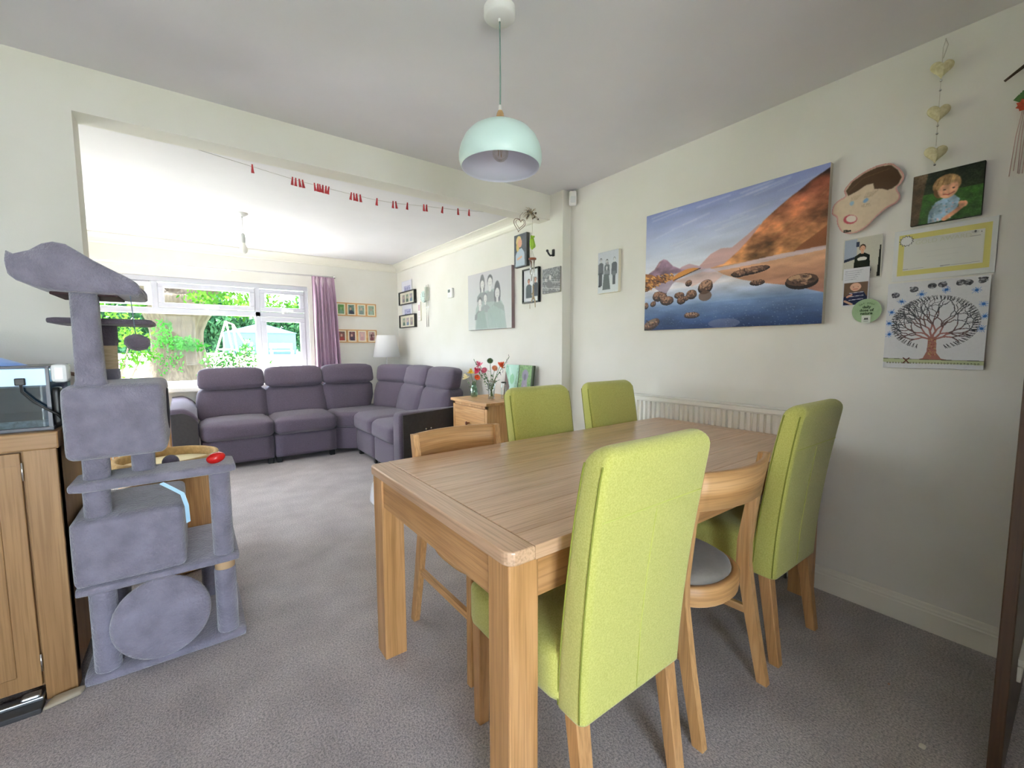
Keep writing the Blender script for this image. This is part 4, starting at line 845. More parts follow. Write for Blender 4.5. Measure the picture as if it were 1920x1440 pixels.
# left arm
m = MB(); sec = []
for x in [-.185+i*.0203 for i in range(11)]:
    u = (x+.185)/.203; z = .655-.015*(1-u)-max(0, u-.35)**1.8*.22; sec.append((x, z))
rings = []
for y, dz, ins in ((F+.02, -.03, .012), (F, -.045, .03), (F-.0, -.05, .035)): pass
for y, dz in ((4.985, -.03), (4.995, -.01), (5.02, 0), (5.35, .02), (5.75, .05)):
    rings.append([(-.185, y, .055)]+[(x, y, z+dz) for x, z in sec]+[(.018, y, .055)])
m.loft(rings); add('arm', m, M_sofa); 
add('arm_panel', MB().loft([[(-.178, y, .06)]+[(x*.97-.003, y, z-.045) for x, z in sec]+[(.010, y, .06)] for y in (4.975, 4.987)], True, 0, False), M_sofad)
# corner wedge
ped = [(1.275, 5.07), (1.465, 4.935), (2.1, 4.935), (2.1, 5.72), (1.275, 5.72)]
add('base_panel', MB().prism([(x+.0, y+.012) for x, y in ped], .055, .30, .01)); 
m = MB().prism([(1.275, 5.045), (1.445, 4.93), (2.05, 4.935), (2.05, 5.6), (1.275, 5.6)], .30, .475, .045, seg=5, smooth=True); add('seat_cushion', m)
add('back_cushion', MB().soft([(1.275, 5.40, .44), (1.80, 5.44, .44), (1.80, 5.62, .44), (1.275, 5.62, .44), (1.265, 5.50, .78), (1.84, 5.50, .78), (1.84, 5.66, .78), (1.265, 5.66, .78)], r=.05, puff=.035, n=12, wr=.012, seed=7))
add('headrest', MB().soft([(1.255, 5.44, .775), (1.85, 5.44, .775), (1.85, 5.60, .775), (1.255, 5.60, .775), (1.26, 5.49, .99), (1.84, 5.49, .99), (1.84, 5.62, .99), (1.26, 5.62, .99)], r=.04, puff=.015, n=8))
add('back_cushion', MB().soft([(1.80, 5.40, .44), (2.0, 4.95, .44), (2.2, 5.0, .44), (1.98, 5.6, .44), (1.87, 5.42, .78), (2.10, 4.97, .78), (2.28, 5.03, .78), (2.0, 5.6, .78)], r=.05, puff=.03, n=12, wr=.008, seed=9))
add('headrest', MB().soft([(1.87, 5.43, .775), (2.09, 4.95, .775), (2.24, 5.0, .775), (1.98, 5.58, .775), (1.90, 5.45, .98), (2.13, 4.97, .98), (2.26, 5.02, .98), (2.0, 5.6, .98)], r=.04, puff=.015, n=8))
# right run
for i, (a, b) in enumerate(((4.345, 4.93), (3.755, 4.338))):
    add('base_panel', MB().softbox(1.452, 2.2, a, b, .055, .305, r=.02, puff=.004, n=6))
    add('seat_cushion', MB().softbox(1.425, 2.08, a+.002, b-.002, .295, .48, r=.055, puff=.022, n=10, wr=.003, seed=a))
    add('back_cushion', MB().soft([(1.90, a, .44), (2.15, a, .44), (2.15, b, .44), (1.90, b, .44), (2.0, a, .78), (2.2, a, .78), (2.2, b, .78), (2.0, b, .78)], r=.05, puff=.03, n=12, wr=.006, seed=a))
    add('headrest', MB().soft([(2.0, a+.01, .775), (2.16, a+.01, .775), (2.16, b-.01, .775), (2.0, b-.01, .775), (2.06, a+.01, .985), (2.2, a+.01, .985), (2.2, b-.01, .985), (2.06, b-.01, .985)], r=.045, puff=.015, n=8))
# right arm with its dark outer side
m = MB(); m.loft([rr_ring(1.88, 3.645, hx, hy, .03, z, 4) for z, hx, hy in ((.055, .46, .085), (.55, .46, .085), (.60, .455, .082), (.622, .44, .07), (.63, .42, .05))]); add('arm', m)
add('arm_panel', MB().prism([(1.45, .06), (2.33, .06), (2.33, .66), (2.0, .645), (1.45, .612)], 0, .012, .003, M=Matrix.Translation((0, 3.560, 0)) @ Matrix.Rotation(R(90), 4, 'X')), M_sofad)
add('side_button', MB().lathe([(.0001, 0), (.009, 0), (.007, .004), (.0001, .005)], 0, 0, 12, M=Matrix.Translation((1.665, 3.548, .47)) @ Matrix.Rotation(R(90), 4, 'X')).lathe([(.0001, 0), (.009, 0), (.007, .004), (.0001, .005)], 0, 0, 12, M=Matrix.Translation((1.715, 3.548, .474)) @ Matrix.Rotation(R(90), 4, 'X')), M_chrome)
for x, y in ((.08, 5.06), (.61, 5.06), (.69, 5.06), (1.22, 5.06), (1.5, 4.9), (1.5, 4.4), (1.5, 4.28), (1.5, 3.62), (2.2, 3.62), (.08, 5.68), (1.9, 5.6), (-.12, 5.06)): add('foot', MB().box(x-.025, x+.025, y-.025, y+.025, 0, .06, .004), M_black)
# small table beside the sofa
stb = thing('side_table', 'small orange brown wooden table squeezed left of the sofa arm', 'side table', (-.42, 5.45, 0))
obj('table_top', MB().box(-.66, -.2, 5.2, 5.66, .455, .48, .004), M_oakL['x'], stb)
for x, y in ((-.225, 5.23), (-.635, 5.23), (-.225, 5.63), (-.635, 5.63)): obj('leg', MB().bar((x, y, .456), (x+(.012 if x > -.4 else -.012), y, 0), .035, .035, .03, .03), M_oakL['z'], stb)
# floor lamp
lx, ly = 2.12, 5.70
fl = thing('floor_lamp', 'floor lamp with a tapered white fabric shade in the far corner', 'floor lamp', (lx, ly, 0))
obj('lamp_shade', MB().lathe([(.125, 1.365), (.178, 1.075), (.176, 1.075), (.123, 1.365)], lx, ly, 40), mat('white_shade_fabric', 'e9e7e6', .9), fl)
obj('pole', MB().tube([(lx, ly, .02), (lx, ly, 1.2)], .010, 10), M_white, fl); obj('base', MB().lathe([(.0001, .025), (.10, .022), (.11, .012), (.11, 0)], lx, ly, 30), M_white, fl)
obj('bulb', MB().sphere((lx, ly, 1.24), .03), mat('opal_bulb', 'f2efe6', .3), fl)
# ------------------------------------------------------------------ curtain and rail
cr = thing('curtain_rail', 'thin white metal curtain rail above the living room window', 'curtain rail', (.2, 5.84, 2.085))
obj('rail', MB().tube([(-1.5, 5.84, 2.05), (1.50, 5.84, 2.095)], .010, 10), mat('satin_white_metal', 'dcdad8', .3), cr)
obj('finial', MB().sphere((1.515, 5.84, 2.095), .022), M_chrome, cr)
for x in (-.85, .40, 1.47): obj('bracket', MB().box(x-.008, x+.008, 5.84, 5.94, 2.055+.015*x, 2.075+.015*x), M_white, cr)
ct2 = thing('curtain', 'gathered mauve curtain hanging at the right side of the window', 'curtain', (1.385, 5.85, 2.08))
m = MB(); rows = []; NC = 90
for i, z in enumerate([2.085-.03*k for k in range(8)]+[1.85-.085*k for k in range(14)]):
    s = (2.085-z)/1.3; x0 = 1.238+.01*s; x1 = 1.512+.055*s**.8; pin = min(1, max(.35, s*5)); row = []
    for j in range(NC+1):
        u = j/NC; a = .026*pin*math.sin(u*2*math.pi*7.0+.6*math.sin(z*2))+.012*pin*math.sin(u*2*math.pi*3.2+1+z*.7)
        row.append((x0+(x1-x0)*u+.006*math.sin(u*40+z), 5.845+a-.02, z))
    rows.append(row)
n = NC+1; m.add([p for r_ in rows for p in r_], [[i*n+j, i*n+j+1, (i+1)*n+j+1, (i+1)*n+j] for i in range(len(rows)-1) for j in range(NC)], 0, True)
obj('cloth', m, M_curtain, ct2)
for x in (1.30, 1.36, 1.44): obj('pleat_ornament', MB().loft([[(x-.001, 5.80, 2.085), (x+.001, 5.80, 2.085), (x, 5.795, 2.085)], [(x-.024, 5.80, 2.03), (x+.024, 5.80, 2.03), (x, 5.788, 2.03)], [(x-.001, 5.80, 1.95), (x+.001, 5.80, 1.95), (x, 5.795, 1.95)]], True, 0, False), mat('pale_mauve_cloth', 'bfa9b5', .8), ct2)
# ------------------------------------------------------------------ drawers and what stands on them
dw = thing('drawer_unit', 'light oak drawer unit between the sofa arm and the pier', 'drawers', (2.12, 3.165, 0))
dx0, dx1, dy0, dy1 = 1.888, 2.36, 2.885, 3.445
obj('body', MB().box(dx0, dx0+.014, dy0, dy0+.032, 0, .725, .001).box(dx0, dx0+.014, dy1-.032, dy1, 0, .725, .001).box(dx0, dx0+.014, dy0, dy1, .70, .725).box(dx0, dx0+.014, dy0, dy1, .0, .05).box(dx0+.012, dx1, dy0, dy1, .0, .725, .002), M_oakL['z'], dw)
obj('top', MB().box(dx0-.018, dx1+.01, dy0-.018, dy1+.018, .725, .750, .004), M_oakL['y'], dw)
for z0_, z1_ in ((.375, .695), (.055, .365)):
    d_ = obj('drawer', MB().box(dx0-.002, dx0+.01, dy0+.036, dy1-.036, z0_, z1_, .002), M_oakL['y'], dw)
    zc = (z0_+z1_)/2+.02; k = MB(); k.lathe([(.008, 0), (.007, .016), (.015, .022), (.017, .030), (.010, .036), (.0001, .037)], 0, 0, 16, M=Matrix.Translation((dx0-.002, (dy0+dy1)/2, zc)) @ Matrix.Rotation(R(-90), 4, 'Y')); 
    kk = obj('knob', k, mat('copper_brown_knob', '7c4a30', .3, metal=.3), None); kk.parent = d_
    for v in kk.data.vertices: v.co -= Vector(dw['_o'])
def petal_flower(mb, c, r, n, mi, tilt, seed, layers=2):
    rnd = random.Random(seed); up_ = Vector(tilt).normalized(); a = up_.orthogonal().normalized(); b = up_.cross(a)
    for l in range(layers):
        rr_ = r*(1-.35*l)
        for k in range(n):
            t_ = 2*math.pi*(k+.5*l)/n; d = a*math.cos(t_)+b*math.sin(t_); s = up_.cross(d); p = Vector(c)+up_*l*r*.2
            mb.add([p, p+d*rr_*.6+s*rr_*.34+up_*r*(.2+.2*l), p+d*rr_+up_*r*(.3+.3*l), p+d*rr_*.6-s*rr_*.34+up_*r*(.2+.2*l)], [[0, 1, 2, 3]], mi, True)
def vase(name, label, loc, prof, waterz, mats_=M_vase):
    t = thing(name, label, 'vase', loc); x, y, z = loc
    p = [(r_, z+h) for r_, h in prof]; inn = [(max(.001, r_-.003), zz+.004 if i == 0 else zz) for i, (r_, zz) in enumerate(p)][::-1]
    obj('glass_body', MB().lathe([(.0005, p[0][1])]+p+inn+[(.0005, p[0][1]+.004)], x, y, 28), mats_, t); return t
v1 = vase('small_glass_vase', 'small rounded green glass vase of yellow flowers on the drawers', (2.055, 3.355, .75), [(.022, 0), (.028, .005), (.035, .03), (.036, .05), (.028, .085), (.019, .105), (.020, .12), (.024, .128)], .05, glassmat('green_vase_glass', (.82, .96, .89), .10))
v2 = vase('tall_glass_vase', 'tall flared cut glass vase holding the mixed bouquet on the drawers', (2.085, 3.115, .75), [(.027, 0), (.030, .004), (.026, .03), (.030, .08), (.037, .13), (.044, .165)], .08)
M_pk, M_or, M_ye, M_rd, M_wh = mat('pink_petal', 'd96a86', .6), mat('orange_petal', 'e8602c', .6), mat('yellow_petal', 'eec63c', .6), mat('magenta_petal', 'c22850', .6), mat('cream_petal', 'f0e6b8', .6)
def bouquet(base, items, name, label, M_leafb):
    for kind, dx, dy, h, col in items:
        x, y, z = base; top = (x+dx, y+dy, z+h)
        t = thing(name if kind != 'sprig' else 'flower_sprig', label[(kind, col)], 'flower', (x, y, z+.02), group='cut flowers on the drawers')
        obj('stem', MB().tube([(x-dx*.12, y-dy*.12, z+.02), (x+dx*.25, y+dy*.25, z+h*.5), top], .0022, 5), M_stem, t)
        m = MB()
        if kind == 'rose': petal_flower(m, top, .040, 9, 0, (dx, dy-.05, .1), 3, 3); obj('petals', m, M_[col], t)
        elif kind == 'daisy': petal_flower(m, top, .030, 12, 0, (dx-.05, dy-.1, .06), 4, 2); obj('petals', m, M_[col], t); obj('flower_centre', MB().sphere(top, .009, 8, 6), M_ye, t)
        else:
            for k in range(9):
                f_ = .55+.5*k/9; p = (x+dx*f_, y+dy*f_, z+h*f_); s_ = 1 if k % 2 else -1; m.add([p, (p[0]+.012*s_, p[1]+.006*s_, p[2]+.010), (p[0]+.018*s_, p[1]+.01*s_, p[2]+.026), (p[0]+.004*s_, p[1], p[2]+.016)], [[0, 1, 2, 3]], 0, True)
            obj('buds', m, M_[col], t)
        for q_, k in enumerate((.30, .42, .5, .6, .72)):
            p = Vector((x+dx*k*(.5+k*.5), y+dy*k*(.5+k*.5), z+h*k)); an = q_*2.3+dx*30; d_ = Vector((math.cos(an)*.034, math.sin(an)*.034, .014)); s_ = Vector((-d_.y, d_.x, .006))*.28
            obj('leaf', MB().add([p, p+d_*.5+s_, p+d_, p+d_*.5-s_], [[0, 1, 2, 3]], 0, True), M_stem, t)
M_ = {'pink': M_pk, 'orange': M_or, 'yellow': M_ye, 'red': M_rd, 'cream': M_wh, 'green': mat('sprig_green', '56704a', .8), 'peach': mat('peach_petal', 'e29a78', .7), 'mauve': mat('mauve_bud', '9a7c94', .7)}
LB = {('rose', 'red'): 'magenta flower leaning left low in the mixed bouquet', ('rose', 'pink'): 'pink flower at the upper left of the mixed bouquet', ('rose', 'orange'): 'bright orange flower at the right of the mixed bouquet', ('daisy', 'peach'): 'peach flower in the middle of the mixed bouquet',
      ('daisy', 'pink'): 'small pink and white daisy low in the mixed bouquet', ('sprig', 'green'): 'green sprig sticking up at the left of the mixed bouquet', ('sprig', 'mauve'): 'tall thin budded sprig leaning right out of the mixed bouquet', ('daisy', 'green'): 'tall grey green seed head in the centre of the bouquet',
      ('rose', 'cream'): 'cream flower leaning left out of the small green vase', ('rose', 'yellow'): 'yellow flower at the top of the small green vase', ('daisy', 'orange'): 'small orange flower at the right of the small green vase', ('sprig', 'orange'): 'x'}
bouquet((2.085, 3.115, .755), [('rose', -.10, .05, .235, 'red'), ('rose', -.075, .06, .285, 'pink'), ('rose', .055, -.055, .285, 'orange'), ('daisy', .022, -.02, .262, 'peach'), ('daisy', -.05, .03, .245, 'pink'), ('sprig', -.115, .085, .325, 'green'), ('sprig', .115, -.11, .365, 'mauve'), ('daisy', -.005, .01, .325, 'green')], 'cut_flower', LB, M_stem)
bouquet((2.055, 3.355, .755), [('rose', -.045, .055, .16, 'cream'), ('rose', -.01, .035, .205, 'yellow'), ('daisy', .025, -.015, .170, 'orange')], 'cut_flower', LB, M_stem)
def pic_dog(c):
    p = Pic(60, 80, c); p.noise(.14, 4)
    if c == '7da06a': p.ell(.45, .30, .22, .17, '8f8a9a'); p.poly([(.25, 1), (.25, .5), (.4, .35), (.6, .42), (.68, 1)], '9a93a4'); p.ell(.45, .36, .09, .10, '6d6876'); p.ell(.45, .80, .12, .2, 'b7a8b4'); p.rect(.88, 0, 1, 1, '39472c')
    else: p.poly([(.2, 0), (.9, 0), (.7, .9), (.4, .9)], 'b4dccc'); p.poly([(0, .2), (.4, .7), (.3, 1), (0, 1)], '6a5650'); p.line([(.3, .1), (.6, .5)], .04, 'e4efe8'); p.ell(.55, .45, .16, .16, '8cc49c')
    p.blur(1); return p
for i, (y_, c_, w_, lb) in enumerate(((3.15, '9cc8b0', .20, 'pale green photo print leaning on the wall behind the tall vase'), (2.945, '7da06a', .20, 'photo canvas of a grey dog on grass leaning on the wall behind the chair'))):
    cc = canvas('leaning_canvas', lb, 'canvas print', pic_dog(c_), w_, .29, .018, (2.345-.0*i, y_, .75+.147), RZL, mat('leaning_canvas_edge', '4c5540', .8), group='canvases leaning on the wall'); cc.rotation_euler = (R(-7), 0, RZL)
bt_ = thing('clear_bottle', 'clear ribbed glass bottle behind the tall vase', 'bottle', (2.20, 3.09, .75))
obj('glass_body', MB().lathe([(.0005, .75), (.024, .75), (.026, .76)]+[(.026-.0015*(i % 2), .76+.006*i) for i in range(16)]+[(.022, .87), (.020, .885)], 2.20, 3.09, 24), M_vase, bt_); obj('rim', MB().lathe([(.021, .885), (.024, .887), (.024, .895), (.020, .897)], 2.20, 3.09, 24), mat('dark_glass_rim', '46524c', .3), bt_)
# ------------------------------------------------------------------ small wall fittings in the far half
th = thing('thermostat', 'small white wall thermostat with a grey screen left of the family canvas', 'thermostat', (2.39, 4.355, 1.81))
obj('case', MB().box(2.362, 2.39, 4.305, 4.405, 1.757, 1.862, .006), M_white, th); obj('screen', MB().box(2.3605, 2.363, 4.345, 4.395, 1.815, 1.848), mat('grey_lcd', '6f7d78', .3), th); obj('dial', MB().lathe([(.0001, .004), (.010, .003), (.011, 0)], 0, 0, 14, M=Matrix.Translation((2.362, 4.36, 1.785)) @ Matrix.Rotation(R(-90), 4, 'Y')), M_white, th)
ck = thing('pendulum_clock', 'pale green and white pendulum clock with long hanging rods near the far corner', 'clock', (2.39, 4.98, 1.82))
Mf = Matrix.Translation((2.35, 5.005, 1.828)) @ Matrix.Rotation(R(-90), 4, 'Y')
obj('clock_face', MB().lathe([(.0001, .010), (.066, .010), (.070, .006), (.070, -.012), (.0001, -.012)], 0, 0, 32, M=Mf), mat('mint_clock_face', 'd3e6de', .4), ck)
hd = MB().box(2.337, 2.3395, 5.003, 5.007, 1.828, 1.872).box(2.337, 2.3395, 4.975, 5.005, 1.826, 1.830)
for k in range(12): a = k*math.pi/6; hd.box(2.338, 2.3402, 5.005+.055*math.sin(a)-.002, 5.005+.055*math.sin(a)+.002, 1.828+.055*math.cos(a)-.004, 1.828+.055*math.cos(a)+.004)
obj('hand', hd, mat('clock_hands', '5f6f6c', .4), ck)
obj('case', MB().box(2.34, 2.39, 4.93, 4.965, 1.775, 1.94, .004).box(2.36, 2.39, 4.95, 5.03, 1.79, 1.86, .004), mat('pale_clock_case', 'c9cdc0', .5), ck)
for y_ in (4.955, 4.905): obj('rod', MB().tube([(2.365, y_, 1.965), (2.365, y_, 1.455)], .0045, 6), M_chrome, ck)
hk = thing('wall_hook', 'black double arm hook fixed to the wall near the pier edge', 'hook', (2.39, 2.69, 1.957))
obj('plate', MB().box(2.378, 2.39, 2.640, 2.664, 1.928, 1.985, .005), M_black, hk)
obj('arm', MB().tube([(2.382, 2.652, 1.938), (2.362, 2.664, 1.934), (2.358, 2.680, 1.952), (2.356, 2.690, 1.970)], .0075, 8).sphere((2.355, 2.692, 1.976), .011, 10, 8), M_black, hk)
al = thing('alarm_sensor', 'small white motion sensor high in the corner where pier meets wall', 'sensor', (2.45, 2.515, 2.345))
Ma = Matrix.Translation((2.448, 2.505, 2.345)) @ Matrix.Rotation(R(-38), 4, 'Z') @ Matrix.Rotation(R(0), 4, 'X')
obj('case', MB().box(-.028, .028, -.042, -.008, -.055, .055, .012, M=Ma), M_white, al); obj('lens', MB().box(-.019, .019, -.0445, -.040, -.035, .010, .004, M=Ma), mat('frosted_lens', 'dfe2e2', .25), al); obj('bracket', MB().box(-.012, .012, -.010, .030, .02, .066, .003, M=Ma), mat('dark_bracket', '3a3a3a', .5), al)
# wind chime and what hangs round it
wx, wy = 2.178, 2.662
wc_ = thing('wind_chime', 'green frog wind chime with metal tubes hanging from the beam by the pier', 'wind chime', (wx, wy, 2.24))
obj('cord', MB().tube([(wx, 2.698, 2.26), (wx, wy, 2.235), (wx-.004, wy, 2.07)], .0018, 5).tube([(wx-.006, wy, 1.95), (wx-.020, wy, 1.90)], .001, 4).tube([(wx-.006, wy, 1.95), (wx+.016, wy, 1.90)], .001, 4).tube([(wx, wy, 1.89), (wx+.004, wy, 1.66)], .001, 4), M_string, wc_)
obj('frog', MB().sphere((wx-.006, wy, 2.005), .026, 14, 10, sc_=(.8, .7, 1.9)).sphere((wx-.014, wy-.004, 2.055), .009, 8, 6).sphere((wx+.006, wy-.004, 2.055), .009, 8, 6).tube([(wx-.018, wy-.006, 2.02), (wx-.028, wy-.008, 1.985), (wx-.016, wy-.01, 1.972)], .005, 6).tube([(wx+.008, wy-.006, 2.02), (wx+.018, wy-.008, 1.985), (wx+.008, wy-.01, 1.972)], .005, 6), mat('lime_frog_paint', '9cc43c', .4), wc_)
obj('disc', MB().lathe([(.0001, 1.892), (.030, 1.892), (.031, 1.886), (.030, 1.880), (.0001, 1.880)], wx-.002, wy, 20), mat('red_brown_wood', '8a4a2c', .4), wc_)
for dx, dy, zl in ((-.022, 0, 1.765), (.0, -.018, 1.685), (.018, .006, 1.74), (.004, .020, 1.72)): obj('chime_tube', MB().tube([(wx+dx, wy+dy, 1.872), (wx+dx, wy+dy, zl)], .0042, 8), M_chrome, wc_)
obj('pendant_figure', MB().tube([(wx+.006, wy, 1.66), (wx+.006, wy, 1.60), (wx-.012, wy, 1.555)], [.006, .008, .004], 6).tube([(wx+.006, wy, 1.60), (wx+.024, wy, 1.565), (wx+.026, wy, 1.515)], [.008, .005, .003], 6).tube([(wx+.006, wy, 1.63), (wx-.012, wy, 1.61)], .004, 5).sphere((wx+.006, wy, 1.672), .009, 8, 6, sc_=(.8, .8, 1.4)).tube([(wx-.028, wy, 1.535), (wx-.028, wy, 1.50)], .0015, 4), mat('bleached_wood', 'b9a78a', .8), wc_)
dfl = thing('dried_flower_bunch', 'small bunch of dried stems tied at the beam above the frog chime', 'dried flowers', (2.16, 2.66, 2.22))
m = MB(); rnd = random.Random(2)
for k in range(22):
    a = Vector((2.165+rnd.uniform(-.012, .012), 2.672, 2.235)); d = Vector((rnd.uniform(-.085, .06), rnd.uniform(-.035, .0), rnd.uniform(-.07, .035))); m.tube([a, a+d*.6+Vector((0, 0, .01)), a+d], [.002, .0018, .0009], 4)
obj('stem', m, mat('dry_stem', 'a8906c', .9), dfl); m = MB()
for k in range(14): m.sphere((2.165+rnd.uniform(-.05, .05), 2.655+rnd.uniform(-.02, .01), 2.215+rnd.uniform(-.03, .03)), rnd.uniform(.005, .010), 6, 5)
obj('flower_head', m, mat('dry_flower', '8d7f6e', .9, '5f4f44', 60), dfl)
wh = thing('wire_heart', 'brown wire heart ornament hanging left of the dried flowers', 'ornament', (2.05, 2.66, 2.14))
hp = [(2.045+.055*(16*math.sin(t)**3)/16+.012*math.cos(t), 2.655, 2.125+.055*(13*math.cos(t)-5*math.cos(2*t)-2*math.cos(3*t)-math.cos(4*t))/16) for t in [2*math.pi*i/36 for i in range(37)]]
obj('wire', MB().tube(hp, .0022, 5).tube([(x*.7+2.045*.3, y-.004, z*.7+2.125*.3+.004) for x, y, z in hp], .0018, 5).tube([(2.045, 2.655, 2.155), (2.07, 2.68, 2.20), (2.11, 2.698, 2.235)], .0015, 4), mat('rusty_wire', '6b4c38', .6), wh)
# peg string under the beam
sp = [(.082, 2.84, 2.226), (.333, 2.86, 2.205), (.548, 2.86, 2.181), (.71, 2.86, 2.172), (.885, 2.86, 2.163), (1.004, 2.86, 2.160), (1.147, 2.86, 2.164), (1.381, 2.86, 2.186), (1.628, 2.86, 2.206), (1.847, 2.84, 2.226)]
one('peg_string', MB().tube(sp, .0011, 5), mat('grey_twine', 'a9a39b', .8), 'thin string sagging under the beam with red pegs on it', 'string', (1, 2.86, 2.2))
def string_z(x):
    for a, b in zip(sp[:-1], sp[1:]):
        if a[0] <= x <= b[0]: return a[2]+(b[2]-a[2])*(x-a[0])/(b[0]-a[0])
    return 2.2
M_peg = mat('red_peg_wood', 'a8222c', .5)
clus = [('the lone peg at the far left end', [.328]), ('the first bunch of four from the left', [.529, .546, .566, .584]), ('the bunch of six', [.649, .667, .679, .695, .713, .729]), ('the bunch of four right of the six', [.863, .880, .897, .920]),
        ('the lone peg just right of the second bunch of four', [1.027]), ('the pair in the middle', [1.136, 1.156]), ('the lone peg between the two pairs', [1.237]), ('the right hand pair', [1.359, 1.380]), ('the third peg from the right end', [1.504]), ('the second peg from the right end', [1.631]), ('the last peg at the right end', [1.726])]
proto = None; ordn = ['first', 'second', 'third', 'fourth', 'fifth', 'sixth']
for cn, xs in clus:
    for i, x in enumerate(xs):
        if proto is None:
            mb = MB(); z = 0
            mb.loft([[(-.0035, -.003, .012), (.0035, -.003, .012), (.0035, .003, .012), (-.0035, .003, .012)], [(-.004, -.003, 0), (.004, -.003, 0), (.004, .003, 0), (-.004, .003, 0)], [(-.0065, -.0035, -.024), (.0065, -.0035, -.024), (.0065, .0035, -.024), (-.0065, .0035, -.024)], [(-.007, -.003, -.034), (.009, -.003, -.034), (.009, .003, -.034), (-.007, .003, -.034)]], True, 0, False)
            o = proto = obj('clothes_peg', mb, M_peg)
        else: o = proto.copy(); C.objects.link(o)
        o.location = (x, 2.86, string_z(x)); o.rotation_euler = (0, random.uniform(-.12, .2), random.uniform(-.3, .3))
        lb = 'mini red peg, '+cn if len(xs) == 1 else 'mini red peg, '+(ordn[i]+' from the left' if len(xs) > 2 else ('left' if i == 0 else 'right'))+' in '+cn
        tag(o, lb, 'clothes peg', 'red pegs on the string')
# ------------------------------------------------------------------ hanging hearts and ornament on the right wall
hg = thing('heart_garland', 'string of three cream knitted hearts hanging on the right wall', 'garland', (XR(.43, .03), .43, 2.40))
def heart(c, s):
    m = MB(); rings = []
    for l in range(-4, 5):
        f_ = math.sqrt(max(0, 1-(l/4.05)**2)); d = l/4*.017; ring = []
        for i in range(40):
            t_ = 2*math.pi*i/40; hx = 16*math.sin(t_)**3/16; hz = (13*math.cos(t_)-5*math.cos(2*t_)-2*math.cos(3*t_)-math.cos(4*t_))/16
            ring.append(Vector((0, 0, 0))+Vector((hx*s*f_, d, hz*s*f_)))
        rings.append(ring)
    M = Matrix.Translation(c) @ Matrix.Rotation(R(-62), 4, 'Z'); m.loft(rings, True, M=M); return m
M_knit = mat('cream_knit', 'e8e0b8', .95, 'd6cc9c', 90, bump=.4, bscale=140)
for z_ in (2.281, 2.116, 1.962): obj('heart', heart((XR(.43, .035), .43, z_), .036), M_knit, hg)
obj('cord', MB().tube([(XR(.43, .0), .43, 2.405), (XR(.43, .03), .432, 2.36), (XR(.43, .035), .43, 1.99)], .0012, 5).tube([(XR(.43, .01), .43, 2.40), (XR(.43, .02), .420, 2.37), (XR(.43, .03), .43, 2.32)], .0018, 5), M_string, hg)
for z_ in (2.235, 2.199, 2.066, 2.036, 1.918): obj('bead', MB().sphere((XR(.43, .035), .43, z_), .0045, 8, 6), M_chrome, hg)
og = thing('hanging_ornament', 'twig with a coral flower and pale pink threads at the right edge above the photos', 'ornament', (XR(.2, .03), .2, 2.15))
obj('twig', MB().tube([(XR(.26, .02), .262, 2.158), (XR(.22, .03), .215, 2.185), (XR(.15, .03), .14, 2.19)], [.004, .006, .006], 7), mat('dark_twig', '4a3a2c', .9), og)
m = MB(); rnd = random.Random(6)
for k in range(16): y_ = .222-.007*k; m.tube([(XR(y_, .02), .21-.003*k, 2.05), (XR(y_, .02), y_, 1.95), (XR(y_, .015), y_+.006+rnd.uniform(-.004, .004), 1.84-rnd.random()*.03)], .0016, 4)
obj('thread', m, mat('pale_pink_yarn', 'cdb3ab', .9), og)
m = MB(); petal_flower(m, (XR(.20, .035), .205, 2.045), .026, 9, 0, (-1, -.3, .2), 5, 3); obj('flower', m, mat('coral_felt', 'd9694c', .9), og)
m = MB()
for k in range(5): m.add([(XR(.2, .03), .215, 2.06), (XR(.2, .035), .235-.005*k, 2.075+.006*k), (XR(.2, .035), .222-.01*k, 2.09+.004*k)], [[0, 1, 2]])
obj('leaf', m, M_stem, og); obj('cord', MB().tube([(XR(.2, .02), .2, 2.18), (XR(.2, .02), .2, 2.06)], .0012, 4), M_string, og)
# ------------------------------------------------------------------ cat tree
ctr = thing('cat_tree', 'tall grey plush cat tree with two boxes, shelves and a top bed', 'cat tree', (-.12, 2.27, 0))
def cp(name, mb, m=M_plush): return obj(name, mb, m, ctr)
cp('base', MB().softbox(-.368, .128, 2.04, 2.53, 0, .034, r=.016, puff=0, n=10))
def post(name, x, y, z0_, z1_, r_=.036, m=M_plush): 
    q = MB(); q.lathe([(r_*.96, z0_), (r_, z0_+.006), (r_, z1_-.006), (r_*.97, z1_)], x, y, 24, caps=True); return cp(name, q, m)
post('post', -.303, 2.088, .032, .332, .039); post('post', .066, 2.092, .032, .30, .038); post('post', .02, 2.45, .032, .332, .036); post('post', -.30, 2.45, .032, .332, .036)
cp('tube_end', MB().lathe([(.033, .295), (.035, .298), (.035, .330), (.033, .332)], .066, 2.092, 24, caps=True), mat('bare_cardboard', 'c2a27c', .8))
cp('shelf', MB().softbox(-.372, .118, 2.045, 2.50, .330, .360, r=.014, puff=0, n=10))
cp('scratching_disc', MB().lathe([(.0001, .018), (.135, .018), (.146, .012), (.150, 0), (.146, -.012), (.135, -.018), (.0001, -.018)], 0, 0, 48, M=Matrix.Translation((-.138, 2.032, .192)) @ Matrix.Rotation(R(84), 4, 'X')))
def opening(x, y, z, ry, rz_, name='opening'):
    m = MB(); m.loft([[(x+.0008, y+ry*math.cos(t), z+rz_*math.sin(t)) for t in [2*math.pi*i/32 for i in range(32)]], [(x-.004, y+ry*.93*math.cos(t), z+rz_*.93*math.sin(t)) for t in [2*math.pi*i/32 for i in range(32)]]], True); return cp(name, m, mat('hole_shade', '3a343c', .95))  # dark disc on the closed box paints the shade of a hole
